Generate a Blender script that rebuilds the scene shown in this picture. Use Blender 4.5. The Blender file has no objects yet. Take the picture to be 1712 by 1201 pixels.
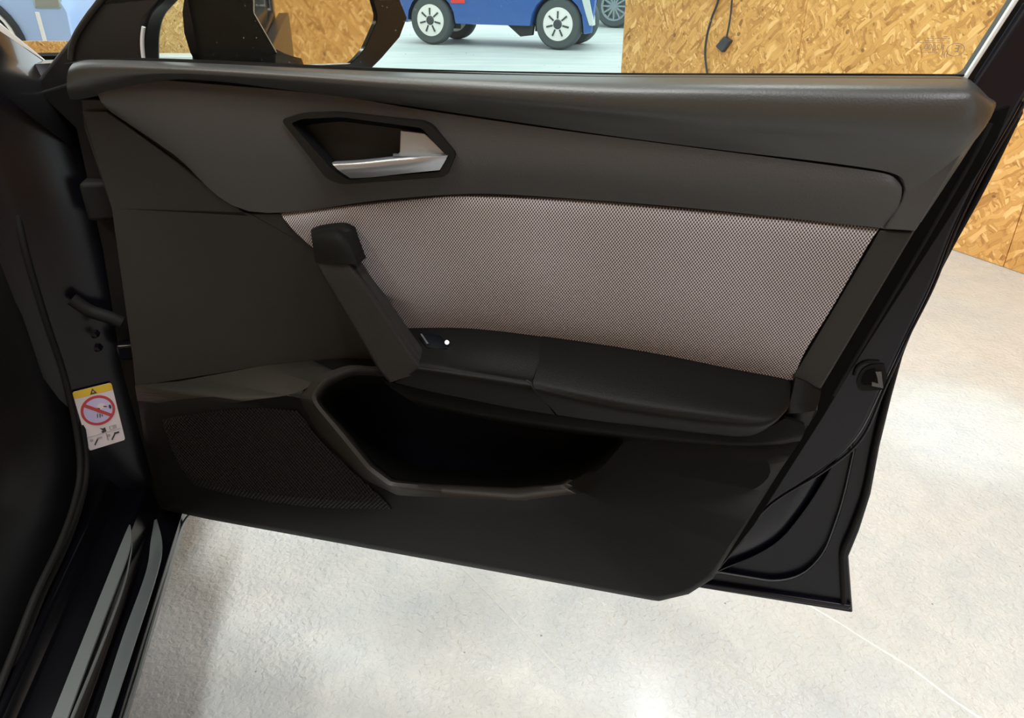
import bpy, bmesh, math, random
import numpy as np
from mathutils import Vector, Matrix
from mathutils.geometry import tessellate_polygon
from mathutils.bvhtree import BVHTree

random.seed(7)
S = bpy.context.scene
C = S.collection
PI = math.pi

# ------------------------------------------------------------------ camera, world, lights, exposure
H = 1.1
FPX = 1256.0
PITCH = math.radians(28.4)
cam_d = bpy.data.cameras.new('camera')
cam_d.sensor_fit = 'HORIZONTAL'; cam_d.sensor_width = 36.0
cam_d.lens = 36.0 * FPX / 1712.0
cam_d.clip_start = 0.02; cam_d.clip_end = 200
cam = bpy.data.objects.new('camera', cam_d); C.objects.link(cam)
cam.location = (0, 0, H); cam.rotation_euler = (PI / 2 - PITCH, 0, 0)
S.camera = cam

S.view_settings.view_transform = 'Standard'
S.view_settings.look = 'None'
S.view_settings.gamma = 1
S.view_settings.use_curve_mapping = False
S.view_settings.exposure = 0.08

W = bpy.data.worlds.new('sky'); S.world = W; W.use_nodes = True
bg = W.node_tree.nodes['Background']
bg.inputs[0].default_value = (0.86, 0.97, 1.0, 1); bg.inputs[1].default_value = 1.9

def area(name, loc, size, size_y, power, col, rot=(0, 0, 0)):
    l = bpy.data.lights.new(name, 'AREA'); l.shape = 'RECTANGLE'
    l.size = size; l.size_y = size_y; l.energy = power; l.color = col
    o = bpy.data.objects.new(name, l); C.objects.link(o); o.location = loc; o.rotation_euler = rot
    return o
LAMPS = [  # x, y, length along y, power, colour
    (-.45, 1.8, 1.5, 72, (0.98, 1.0, 0.98)),
    (1.2, -1.0, 1.5, 42, (0.94, 0.92, 1.0)),
    (-1.9, -.4, 1.5, 42, (1.0, 0.89, 0.70)),
    (.9, 2.6, 1.5, 22, (0.98, 1.0, 0.99)),
    (-.35, .25, 1.2, 36, (0.97, 1.0, 0.98)),
]
CEIL = 3.3

# ------------------------------------------------------------------ pixel rays (1712 x 1201) and local frames
_p = PITCH
RX = np.array([1.0, 0, 0]); FW = np.array([0, math.cos(_p), -math.sin(_p)]); UP = np.array([0, math.sin(_p), math.cos(_p)])
CAMP = np.array([0, 0, H])
def ray(x, y): return FW + RX * (x - 856.0) / FPX + UP * (600.5 - y) / FPX

class Frame:
    """vertical frame: local X horizontal dir, local Y = Z x X, origin o (world)"""
    def __init__(s, ang_dir, o):
        s.d = np.array([math.sin(ang_dir), math.cos(ang_dir), 0.0])
        s.n = np.array([-s.d[1], s.d[0], 0.0])
        s.o = np.array(o, float)
        s.rotz = math.atan2(s.d[1], s.d[0])
    def local(s, q):
        q = np.asarray(q, float) - s.o
        return Vector((q @ s.d, q @ s.n, q[2]))
    def world(s, l):
        return s.o + s.d * l[0] + s.n * l[1] + np.array([0, 0, l[2]])
    def at(s, x, y, w):       # pixel -> local point on the vertical plane local y = -w
        r = ray(x, y); t = ((s.o - CAMP) @ s.n - w) / (r @ s.n)
        return s.local(CAMP + r * t)
def ground(x, y, z=0.0):
    r = ray(x, y); return CAMP + r * ((z - H) / r[2])

DA = math.radians(104.4)
_d = np.array([math.sin(DA), math.cos(DA), 0]); _n = np.array([-_d[1], _d[0], 0])
DOOR = Frame(DA, _n * 0.75 - _d * 0.75)
CA = math.radians(79.5)
CAR = Frame(CA, (0, 0, 0))            # local X = outwards from the car side, local Y = forward

# ------------------------------------------------------------------ materials
def nodes(m):
    m.use_nodes = True
    nt = m.node_tree
    return nt, nt.nodes['Principled BSDF']
def mat(name, col, rough=0.5, metal=0.0, coat=0.0, spec=0.5, grain=0.0, gscale=900, var=0.0, vscale=6.0, emis=None, estr=0):
    m = bpy.data.materials.new(name); nt, b = nodes(m)
    b.inputs['Base Color'].default_value = (*col, 1)
    b.inputs['Roughness'].default_value = rough
    b.inputs['Metallic'].default_value = metal
    b.inputs['Coat Weight'].default_value = coat
    b.inputs['Coat Roughness'].default_value = 0.04
    b.inputs['Specular IOR Level'].default_value = spec
    tc = nt.nodes.new('ShaderNodeTexCoord')
    if grain:
        n = nt.nodes.new('ShaderNodeTexNoise'); n.inputs['Scale'].default_value = gscale; n.inputs['Detail'].default_value = 2
        bu = nt.nodes.new('ShaderNodeBump'); bu.inputs['Strength'].default_value = grain; bu.inputs['Distance'].default_value = 0.0006
        nt.links.new(tc.outputs['Object'], n.inputs['Vector'])
        nt.links.new(n.outputs['Fac'], bu.inputs['Height']); nt.links.new(bu.outputs['Normal'], b.inputs['Normal'])
    if var:
        n = nt.nodes.new('ShaderNodeTexNoise'); n.inputs['Scale'].default_value = vscale; n.inputs['Detail'].default_value = 5
        r = nt.nodes.new('ShaderNodeMapRange'); r.inputs['From Min'].default_value = .3; r.inputs['From Max'].default_value = .7
        r.inputs['To Min'].default_value = 1 - var; r.inputs['To Max'].default_value = 1 + var
        mx = nt.nodes.new('ShaderNodeMix'); mx.data_type = 'RGBA'; mx.blend_type = 'MULTIPLY'; mx.inputs['Factor'].default_value = 1
        mx.inputs['A'].default_value = (*col, 1)
        nt.links.new(tc.outputs['Object'], n.inputs['Vector']); nt.links.new(n.outputs['Fac'], r.inputs['Value'])
        nt.links.new(r.outputs['Result'], mx.inputs['B']); nt.links.new(mx.outputs['Result'], b.inputs['Base Color'])
    if emis:
        b.inputs['Emission Color'].default_value = (*emis, 1); b.inputs['Emission Strength'].default_value = estr
    return m
def math_node(nt, op, a, b=None):
    n = nt.nodes.new('ShaderNodeMath'); n.operation = op
    for i, v in enumerate((a, b)):
        if v is None: continue
        if isinstance(v, (int, float)): n.inputs[i].default_value = v
        else: nt.links.new(v, n.inputs[i])
    return n.outputs[0]
def ramp(nt, fac, stops):
    r = nt.nodes.new('ShaderNodeValToRGB'); nt.links.new(fac, r.inputs[0])
    e = r.color_ramp.elements
    while len(e) < len(stops): e.new(0.5)
    for i, (p, c) in enumerate(stops): e[i].position = p; e[i].color = (*c, 1)
    return r.outputs[0]
def mixc(nt, fac, a, b, mode='MIX'):
    m = nt.nodes.new('ShaderNodeMix'); m.data_type = 'RGBA'; m.blend_type = mode
    for k, v in (('Factor', fac), ('A', a), ('B', b)):
        if isinstance(v, (int, float)): m.inputs[k].default_value = v
        elif isinstance(v, tuple): m.inputs[k].default_value = (*v, 1)
        else: nt.links.new(v, m.inputs[k])
    return m.outputs['Result']

M = {}
M['trim'] = mat('grained trim plastic', (.017, .0168, .0155), .5, grain=.55, gscale=700, spec=.3, var=.06)
M['pad'] = mat('soft padded trim', (.048, .048, .0485), .5, grain=.5, gscale=550, spec=.4)
M['ledge'] = mat('satin padded ledge trim', (.033, .034, .032), .40, grain=.3, gscale=550, spec=.6)
M['armrest'] = mat('armrest plastic', (.0042, .0041, .0034), .5, grain=.5, gscale=700, spec=.13)
M['lower'] = mat('hard lower trim plastic', (.0045, .0043, .0037), .5, grain=.5, gscale=800, spec=.08)
M['cup'] = mat('smooth black plastic', (.002, .003, .005), .45, spec=.12)
M['bezel'] = mat('satin black bezel', (.005, .006, .006), .45, grain=.3, spec=.3)
M['silver'] = mat('satin silver', (.42, .44, .47), .36, metal=.8)
M['navy'] = mat('dark door paint', (.004, .004, .009), .30, spec=.32)
M['paint'] = mat('gloss black paint', (.004, .004, .005), .12, coat=1.0)
M['rubber'] = mat('black rubber', (.005, .005, .005), .7, grain=.3, spec=.2)
M['mirror_paint'] = mat('mirror housing black', (.003, .003, .004), .2, spec=.35)
M['jamb'] = mat('satin black jamb paint', (.003, .003, .005), .22, spec=.22)
M['dark'] = mat('dark cavity', (.002, .002, .002), .8, spec=.1)
M['carpet'] = mat('black carpet', (.003, .003, .003), .9, grain=1, gscale=400, spec=.1)
M['white'] = mat('white print', (.62, .56, .58), .4)
M['yellow'] = mat('yellow print', (.62, .42, .02), .4)
M['red'] = mat('red print', (.42, .03, .04), .4)
M['lilac'] = mat('lilac print', (.48, .44, .66), .4)
M['ink'] = mat('black print', (.03, .03, .03), .5)
M['greyink'] = mat('grey print', (.35, .32, .33), .5)
M['led'] = mat('white lit icon', (.8, .8, .8), .4, emis=(1, 1, 1), estr=.6)
M['strip'] = mat('grey sill reflection', (.085, .095, .095), .35, metal=.2, spec=.3)  # reflected floor light put into this grey
M['chrome'] = mat('bright trim', (.78, .81, .81), .25, metal=.2)
M['etch'] = mat('etched glass mark', (.42, .30, .22), .7)
M['bluecar'] = mat('blue car paint', (.03, .12, .40), .3, coat=.6, var=.05)
M['palecar'] = mat('pale silver car paint', (.62, .70, .68), .3, coat=.6)
M['lightblue'] = mat('light blue car paint', (.38, .55, .85), .3, coat=.5)
M['tyre'] = mat('tyre rubber', (.075, .095, .10), .8, grain=.4, gscale=300)
M['wheelwhite'] = mat('white wheel cover', (.86, .88, .86), .35)
M['wheelgrey'] = mat('grey alloy', (.36, .42, .42), .3, metal=.5)
M['hub'] = mat('black hub', (.06, .07, .08), .4)
M['redlens'] = mat('red reflector', (.75, .06, .06), .3)
M['darkglass'] = mat('car glass', (.02, .03, .03), .05)
M['arch'] = mat('wheel arch liner', (.03, .035, .04), .8)
M['cable'] = mat('black cable', (.035, .045, .055), .5)
M['ceil'] = mat('white ceiling', (.6, .6, .58), .8, var=.04)
M['lamp'] = mat('lamp diffuser', (.9, .9, .9), .5, emis=(1, .97, .92), estr=6)
M['lampbody'] = mat('lamp housing', (.5, .5, .5), .4)
M['kerb'] = mat('pale kerb', (.78, .80, .76), .7, var=.05)

def fabric_mat():
    m = bpy.data.materials.new('woven mesh fabric'); nt, b = nodes(m)
    tc = nt.nodes.new('ShaderNodeTexCoord'); sx = nt.nodes.new('ShaderNodeSeparateXYZ'); nt.links.new(tc.outputs['Object'], sx.inputs[0])
    p, r = .0031, .0020
    cx = math_node(nt, 'COSINE', math_node(nt, 'MULTIPLY', sx.outputs['X'], 2 * PI / p))
    cz = math_node(nt, 'COSINE', math_node(nt, 'MULTIPLY', sx.outputs['Z'], PI / r))
    v = math_node(nt, 'MULTIPLY', cx, cz)
    dg = math_node(nt, 'SINE', math_node(nt, 'MULTIPLY', math_node(nt, 'ADD', math_node(nt, 'DIVIDE', sx.outputs['X'], p), math_node(nt, 'DIVIDE', sx.outputs['Z'], -2 * r)), 2 * PI))
    v2 = math_node(nt, 'ADD', v, math_node(nt, 'MULTIPLY', dg, .25))
    n = nt.nodes.new('ShaderNodeTexNoise'); n.inputs['Scale'].default_value = 7; nt.links.new(tc.outputs['Object'], n.inputs['Vector'])
    c = ramp(nt, math_node(nt, 'MULTIPLY_ADD' if False else 'ADD', math_node(nt, 'MULTIPLY', v2, .5), .5),
             [(0.10, (.50, .475, .47)), (0.50, (.29, .27, .275)), (0.74, (.034, .029, .032))])
    c = mixc(nt, 1.0, c, ramp(nt, n.outputs['Fac'], [(.3, (.92, .90, .88)), (.7, (1.06, 1.03, 1.06))]), 'MULTIPLY')
    nt.links.new(c, b.inputs['Base Color']); b.inputs['Roughness'].default_value = .75
    b.inputs['Specular IOR Level'].default_value = .25
    bu = nt.nodes.new('ShaderNodeBump'); bu.invert = True; bu.inputs['Strength'].default_value = .4; bu.inputs['Distance'].default_value = .0006
    nt.links.new(v, bu.inputs['Height']); nt.links.new(bu.outputs['Normal'], b.inputs['Normal'])
    return m
M['fabric'] = fabric_mat()

def grille_mat():
    m = bpy.data.materials.new('perforated speaker grille'); nt, b = nodes(m)
    tc = nt.nodes.new('ShaderNodeTexCoord'); sx = nt.nodes.new('ShaderNodeSeparateXYZ'); nt.links.new(tc.outputs['Object'], sx.inputs[0])
    p, r = .0056, .0034
    cx = math_node(nt, 'COSINE', math_node(nt, 'MULTIPLY', sx.outputs['X'], 2 * PI / p))
    cz = math_node(nt, 'COSINE', math_node(nt, 'MULTIPLY', sx.outputs['Z'], PI / r))
    v = math_node(nt, 'MULTIPLY', cx, cz)
    c = ramp(nt, math_node(nt, 'ADD', math_node(nt, 'MULTIPLY', v, .5), .5), [(0.45, (.008, .007, .006)), (0.62, (.001, .001, .001))])
    nt.links.new(c, b.inputs['Base Color']); b.inputs['Roughness'].default_value = .55; b.inputs['Specular IOR Level'].default_value = .12
    bu = nt.nodes.new('ShaderNodeBump'); bu.invert = True; bu.inputs['Strength'].default_value = .8; bu.inputs['Distance'].default_value = .001
    nt.links.new(v, bu.inputs['Height']); nt.links.new(bu.outputs['Normal'], b.inputs['Normal'])
    return m
M['grille'] = grille_mat()

def osb_mat(name, tint):
    m = bpy.data.materials.new(name); nt, b = nodes(m)
    tc = nt.nodes.new('ShaderNodeTexCoord'); oi = nt.nodes.new('ShaderNodeObjectInfo')
    off = nt.nodes.new('ShaderNodeVectorMath'); off.operation = 'ADD'
    cmb = nt.nodes.new('ShaderNodeCombineXYZ')
    nt.links.new(math_node(nt, 'MULTIPLY', oi.outputs['Random'], 20), cmb.inputs[0]); nt.links.new(math_node(nt, 'MULTIPLY', oi.outputs['Random'], 33), cmb.inputs[2])
    nt.links.new(tc.outputs['Object'], off.inputs[0]); nt.links.new(cmb.outputs[0], off.inputs[1])
    wn = nt.nodes.new('ShaderNodeTexNoise'); wn.inputs['Scale'].default_value = 9; nt.links.new(off.outputs[0], wn.inputs['Vector'])
    wv = nt.nodes.new('ShaderNodeVectorMath'); wv.operation = 'MULTIPLY_ADD'
    nt.links.new(wn.outputs['Color'], wv.inputs[0]); wv.inputs[1].default_value = (.06, .06, .06); nt.links.new(off.outputs[0], wv.inputs[2])
    col = None; hts = None
    for i, (ang, sx_, sz_) in enumerate(((-1.15, 14, 52), (.35, 15, 60), (-2.1, 18, 75), (-.75, 13, 48))):
        mp = nt.nodes.new('ShaderNodeMapping'); mp.vector_type = 'POINT'
        rot = nt.nodes.new('ShaderNodeVectorRotate'); rot.rotation_type = 'Y_AXIS'; rot.inputs['Angle'].default_value = ang
        nt.links.new(wv.outputs[0], rot.inputs['Vector']); nt.links.new(rot.outputs[0], mp.inputs[0])
        mp.inputs['Scale'].default_value = (sx_, 1, sz_); mp.inputs['Location'].default_value = (i * 3.3, i, i * 7.1)
        v = nt.nodes.new('ShaderNodeTexVoronoi'); v.distance = 'CHEBYCHEV'; v.inputs['Scale'].default_value = 1
        nt.links.new(mp.outputs[0], v.inputs['Vector'])
        sp = nt.nodes.new('ShaderNodeSeparateColor'); nt.links.new(v.outputs['Color'], sp.inputs[0])
        gr = nt.nodes.new('ShaderNodeTexNoise'); gr.inputs['Scale'].default_value = 1.2
        gm = nt.nodes.new('ShaderNodeMapping'); nt.links.new(mp.outputs[0], gm.inputs[0]); gm.inputs['Scale'].default_value = (.6, 1, 4)
        nt.links.new(gm.outputs[0], gr.inputs['Vector'])
        base = ramp(nt, sp.outputs[0], [(0, (.40, .22, .075)), (.15, (.54, .32, .115)), (.5, (.62, .385, .15)), (.8, (.68, .44, .185)), (1, (.82, .60, .32))])
        base = mixc(nt, .55, base, ramp(nt, gr.outputs['Fac'], [(.3, (.82, .78, .72)), (.7, (1.08, 1.08, 1.08))]), 'MULTIPLY')
        edge = ramp(nt, v.outputs['Distance'], [(.0, (1, 1, 1)), (.42, (1, 1, 1)), (.62, (.76, .68, .58))])
        base = mixc(nt, .8, base, edge, 'MULTIPLY')
        if col is None: col, hts = base, sp.outputs[1]
        else:
            f = math_node(nt, 'GREATER_THAN', sp.outputs[2], .52)
            col = mixc(nt, f, col, base)
            hts = math_node(nt, 'ADD', math_node(nt, 'MULTIPLY', f, sp.outputs[1]), math_node(nt, 'MULTIPLY', math_node(nt, 'SUBTRACT', 1.0, f), hts))
    # a few dark knots / bark flecks
    k = nt.nodes.new('ShaderNodeTexVoronoi'); k.inputs['Scale'].default_value = 13; nt.links.new(wv.outputs[0], k.inputs['Vector'])
    ks = nt.nodes.new('ShaderNodeSeparateColor'); nt.links.new(k.outputs['Color'], ks.inputs[0])
    kf = math_node(nt, 'MULTIPLY', math_node(nt, 'GREATER_THAN', ks.outputs[0], .62), math_node(nt, 'LESS_THAN', k.outputs['Distance'], .16))
    col = mixc(nt, math_node(nt, 'MULTIPLY', kf, .75), col, (.16, .075, .03))
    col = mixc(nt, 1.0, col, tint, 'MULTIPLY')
    nt.links.new(col, b.inputs['Base Color']); b.inputs['Roughness'].default_value = .6
    bu = nt.nodes.new('ShaderNodeBump'); bu.inputs['Strength'].default_value = .3; bu.inputs['Distance'].default_value = .002
    nt.links.new(hts, bu.inputs['Height']); nt.links.new(bu.outputs['Normal'], b.inputs['Normal'])
    return m
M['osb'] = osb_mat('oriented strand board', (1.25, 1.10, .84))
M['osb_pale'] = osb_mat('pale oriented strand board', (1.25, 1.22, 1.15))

def floor_mat():
    m = bpy.data.materials.new('textured painted concrete'); nt, b = nodes(m)
    tc = nt.nodes.new('ShaderNodeTexCoord')
    def noise(s, d=4, rough=.55, dist=0):
        n = nt.nodes.new('ShaderNodeTexNoise'); n.inputs['Scale'].default_value = s; n.inputs['Detail'].default_value = d
        n.inputs['Roughness'].default_value = rough; n.inputs['Distortion'].default_value = dist
        nt.links.new(tc.outputs['Object'], n.inputs['Vector']); return n.outputs['Fac']
    c = ramp(nt, noise(2.2), [(.3, (.49, .535, .56)), (.5, (.54, .57, .57)), (.7, (.59, .595, .575))])
    c = mixc(nt, .5, c, ramp(nt, noise(14, 6, .6, .8), [(.35, (.86, .88, .9)), (.65, (1.08, 1.06, 1.02))]), 'MULTIPLY')
    v = nt.nodes.new('ShaderNodeTexVoronoi'); v.inputs['Scale'].default_value = 16; nt.links.new(tc.outputs['Object'], v.inputs['Vector'])
    vs = nt.nodes.new('ShaderNodeSeparateColor'); nt.links.new(v.outputs['Color'], vs.inputs[0])
    dot = math_node(nt, 'MULTIPLY', math_node(nt, 'LESS_THAN', v.outputs['Distance'], .035), math_node(nt, 'GREATER_THAN', vs.outputs[0], .5))
    c = mixc(nt, math_node(nt, 'MULTIPLY', dot, .7), c, (.12, .11, .10))
    nt.links.new(c, b.inputs['Base Color'])
    b.inputs['Coat Weight'].default_value = .55; b.inputs['Coat Roughness'].default_value = .16
    g = ramp(nt, noise(3.1, 5, .6, 1.2), [(.36, (.30, .30, .30)), (.6, (.50, .50, .50))])
    nt.links.new(g, b.inputs['Roughness'])
    h = math_node(nt, 'ADD', math_node(nt, 'MULTIPLY', noise(95, 2, .5, .5), .8), math_node(nt, 'MULTIPLY', noise(28, 2), .5))
    bu = nt.nodes.new('ShaderNodeBump'); bu.inputs['Strength'].default_value = .9; bu.inputs['Distance'].default_value = .006
    nt.links.new(h, bu.inputs['Height']); nt.links.new(bu.outputs['Normal'], b.inputs['Normal'])
    return m
M['floor'] = floor_mat()
M['seam'] = mat('pale floor seam', (.68, .69, .68), .5)
def yard_mat():
    m = bpy.data.materials.new('pale streaked yard concrete'); nt, b = nodes(m)
    tc = nt.nodes.new('ShaderNodeTexCoord')
    mp = nt.nodes.new('ShaderNodeMapping'); nt.links.new(tc.outputs['Object'], mp.inputs[0]); mp.inputs['Scale'].default_value = (.5, 2.6, 1)
    n = nt.nodes.new('ShaderNodeTexNoise'); n.inputs['Scale'].default_value = 2.0; n.inputs['Detail'].default_value = 6; n.inputs['Roughness'].default_value = .6
    nt.links.new(mp.outputs[0], n.inputs['Vector'])
    c = ramp(nt, n.outputs['Fac'], [(.3, (.44, .50, .49)), (.55, (.53, .585, .565)), (.75, (.64, .66, .62))])
    nt.links.new(c, b.inputs['Base Color']); b.inputs['Roughness'].default_value = .6
    return m
M['yard'] = yard_mat()
def glass_mat():
    m = bpy.data.materials.new('tinted window glass'); m.use_nodes = True; nt = m.node_tree
    nt.nodes.remove(nt.nodes['Principled BSDF']); out = nt.nodes['Material Output']
    t = nt.nodes.new('ShaderNodeBsdfTransparent'); t.inputs[0].default_value = (.95, .985, .96, 1)
    g = nt.nodes.new('ShaderNodeBsdfGlossy'); g.inputs['Roughness'].default_value = .02; g.inputs[0].default_value = (.9, .95, .95, 1)
    fr = nt.nodes.new('ShaderNodeFresnel'); fr.inputs[0].default_value = 1.13
    mx = nt.nodes.new('ShaderNodeMixShader'); nt.links.new(fr.outputs[0], mx.inputs[0]); nt.links.new(t.outputs[0], mx.inputs[1]); nt.links.new(g.outputs[0], mx.inputs[2])
    d = nt.nodes.new('ShaderNodeBsdfDiffuse'); d.inputs[0].default_value = (.8, .85, .82, 1)
    tc = nt.nodes.new('ShaderNodeTexCoord')
    v = nt.nodes.new('ShaderNodeTexVoronoi'); v.inputs['Scale'].default_value = 130; nt.links.new(tc.outputs['Object'], v.inputs['Vector'])
    sp = nt.nodes.new('ShaderNodeSeparateColor'); nt.links.new(v.outputs['Color'], sp.inputs[0])
    dust = math_node(nt, 'MULTIPLY', math_node(nt, 'LESS_THAN', v.outputs['Distance'], .10), math_node(nt, 'GREATER_THAN', sp.outputs[0], .75))
    f = math_node(nt, 'ADD', math_node(nt, 'MULTIPLY', dust, .22), .006)
    m2 = nt.nodes.new('ShaderNodeMixShader'); nt.links.new(f, m2.inputs[0]); nt.links.new(mx.outputs[0], m2.inputs[1]); nt.links.new(d.outputs[0], m2.inputs[2])
    nt.links.new(m2.outputs[0], out.inputs[0])
    return m
M['glass'] = glass_mat()
M['mirror'] = mat('mirror glass', (.88, .88, .84), .02, metal=1.0)

# ------------------------------------------------------------------ object helpers
def empty(name, label=None, cat=None, loc=(0, 0, 0), rotz=0, group=None):
    o = bpy.data.objects.new(name, None); C.objects.link(o); o.location = loc; o.rotation_euler = (0, 0, rotz)
    o.empty_display_size = .1
    if label: o['label'] = label
    if cat: o['category'] = cat
    if group: o['group'] = group
    return o
def mk(name, verts, faces, m, parent=None, smooth=None, bevel=0, label=None, segs=3, kind=None):
    me = bpy.data.meshes.new(name); me.from_pydata([tuple(v) for v in verts], [], faces)
    me.validate(); me.update()
    bm = bmesh.new(); bm.from_mesh(me); bmesh.ops.remove_doubles(bm, verts=bm.verts, dist=1e-6)
    bmesh.ops.recalc_face_normals(bm, faces=bm.faces); bm.to_mesh(me); bm.free()
    me.materials.append(m)
    o = bpy.data.objects.new(name, me); C.objects.link(o)
    if parent: o.parent = parent
    if smooth:
        for p in me.polygons: p.use_smooth = True
        me.set_sharp_from_angle(angle=math.radians(smooth))
    if bevel:
        b = o.modifiers.new('bevel', 'BEVEL'); b.width = bevel; b.segments = segs; b.limit_method = 'ANGLE'; b.angle_limit = math.radians(35)
        b.harden_normals = False
        for p in me.polygons: p.use_smooth = True
        me.set_sharp_from_angle(angle=math.radians(30))
    if label: o['label'] = label
    if kind: o['kind'] = kind
    return o
def rnd(poly, r=0, n=5):
    """round corners; points (x, y[, r])"""
    out = []; N = len(poly)
    for i in range(N):
        p = np.array(poly[i][:2], float); rr = poly[i][2] if len(poly[i]) > 2 else r
        if rr <= 0: out.append(tuple(p)); continue
        a = np.array(poly[i - 1][:2], float) - p; b = np.array(poly[(i + 1) % N][:2], float) - p
        la, lb = np.linalg.norm(a), np.linalg.norm(b); k = min(rr, la * .48, lb * .48)
        A = p + a / la * k; B = p + b / lb * k
        for j in range(n + 1):
            t = j / n; out.append(tuple((1 - t) ** 2 * A + 2 * t * (1 - t) * p + t * t * B))
    return out
def prism(name, loops, y0, y1, m, parent=None, bevel=0, **kw):
    """loops in local XZ (outer, holes...), from local y0 (front) to y1 (back)"""
    vl = [[Vector((p[0], p[1], 0)) for p in L] for L in loops]
    tris = tessellate_polygon(vl)
    flat = [p for L in loops for p in L]; n = len(flat)
    verts = [(p[0], y0, p[1]) for p in flat] + [(p[0], y1, p[1]) for p in flat]
    faces = [tuple(t) for t in tris] + [tuple(i + n for i in reversed(t)) for t in tris]
    k = 0
    for L in loops:
        for i in range(len(L)):
            a, b = k + i, k + (i + 1) % len(L); faces.append((a, b, b + n, a + n))
        k += len(L)
    return mk(name, verts, faces, m, parent, bevel=bevel, **kw)
def plate(name, polys, w, th, m, parent, fr=None, bevel=.0015, r=0, **kw):
    fr = fr or DOOR
    if not isinstance(polys[0][0], (tuple, list)): polys = [polys]
    loops = [[(lambda q: (q.x, q.z))(fr.at(x, y, w)) for x, y in rnd(P_, r)] for P_ in polys]
    return prism(name, loops, -w, -w + th, m, parent, bevel, **kw)
def catmull(P, k, closed=False):
    P = np.array(P, float); n = len(P); out = []
    for i in range(n - 1):
        p0 = P[max(i - 1, 0)]; p1 = P[i]; p2 = P[i + 1]; p3 = P[min(i + 2, n - 1)]
        for j in range(k):
            t = j / k
            out.append(.5 * ((2 * p1) + (-p0 + p2) * t + (2 * p0 - 5 * p1 + 4 * p2 - p3) * t * t + (-p0 + 3 * p1 - 3 * p2 + p3) * t ** 3))
    out.append(P[-1]); return np.array(out)
def lerp(P, k):
    P = np.array(P, float); out = []
    for i in range(len(P) - 1):
        for j in range(k): out.append(P[i] + (P[i + 1] - P[i]) * j / k)
    out.append(P[-1]); return np.array(out)
def loft(name, rows, m, parent, back=None, thick=.01, kc=5, kr=4, fr=None, smooth=40, rowlin=False, **kw):
    """rows of (x, y, w) pixel points with matching columns -> solid sheet"""
    fr = fr or DOOR
    G = np.array([catmull(r, kc) for r in rows])
    G = np.array([(lerp if rowlin else catmull)(G[:, j], kr) for j in range(G.shape[1])]).transpose(1, 0, 2)
    nr, nc = G.shape[:2]; V = []; F = []
    for i in range(nr):
        for j in range(nc): V.append(fr.at(*G[i, j]))
    n = nr * nc
    for v in V[:n]:
        V.append(Vector((v.x, (v.y + thick) if back is None else -back, v.z)))
    for i in range(nr - 1):
        for j in range(nc - 1):
            a = i * nc + j; F.append((a, a + 1, a + nc + 1, a + nc)); F.append((a + n, a + nc + n, a + nc + 1 + n, a + 1 + n))
    rim = [j for j in range(nc)] + [i * nc + nc - 1 for i in range(1, nr)] + [(nr - 1) * nc + j for j in range(nc - 2, -1, -1)] + [i * nc for i in range(nr - 2, 0, -1)]
    for i in range(len(rim)):
        a, b = rim[i], rim[(i + 1) % len(rim)]; F.append((b, a, a + n, b + n))
    return mk(name, V, F, m, parent, smooth=smooth, **kw)
def ringloft(name, rings, center, m, parent, fr=None, N=240, smooth=42, cap=True, avg=None, **kw):
    fr = fr or DOOR; cx, cy = center
    ang = [i / N * 2 * PI for i in range(N)]
    for R in rings:
        for p in R: ang.append(math.atan2(p[1] - cy, p[0] - cx) % (2 * PI))
    ang = sorted(ang); A = [ang[0]]
    for a in ang[1:]:
        if a - A[-1] > .004: A.append(a)
    def hit(R, a):
        dx, dy = math.cos(a), math.sin(a); best = None
        for i in range(len(R)):
            p, q = R[i], R[(i + 1) % len(R)]
            ex, ey = q[0] - p[0], q[1] - p[1]; den = dx * ey - dy * ex
            if abs(den) < 1e-9: continue
            t = ((p[0] - cx) * ey - (p[1] - cy) * ex) / den; s = ((p[0] - cx) * dy - (p[1] - cy) * dx) / den
            if t > 0 and -1e-6 <= s <= 1 + 1e-6 and (best is None or t > best[0]): best = (t, p[2] + (q[2] - p[2]) * s)
        return best
    V = []; F = []; n = len(A)
    for k, R in enumerate(rings):
        q = (avg or {}).get(k, 0)
        if q:       # rounded ring: smooth on an even angular grid
            D_ = np.linspace(0, 2 * PI, 1440, endpoint=False); T = np.array([hit(R, a) for a in D_]); q *= 4
            T = sum(np.roll(T, j, 0) * (q + 1 - abs(j)) for j in range(-q, q + 1)) / (q + 1) ** 2
            T = np.stack([np.interp(A, np.append(D_, 2 * PI), np.append(T[:, c], T[0, c])) for c in (0, 1)], 1)
        else: T = np.array([hit(R, a) for a in A])
        for a, (t, w) in zip(A, T): V.append(fr.at(cx + math.cos(a) * t, cy + math.sin(a) * t, w))
    for k in range(len(rings) - 1):
        for i in range(n):
            j = (i + 1) % n; F.append((k * n + i, k * n + j, (k + 1) * n + j, (k + 1) * n + i))
    if cap: F.append(tuple((len(rings) - 1) * n + i for i in range(n)))
    return mk(name, V, F, m, parent, smooth=smooth, **kw)
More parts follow.
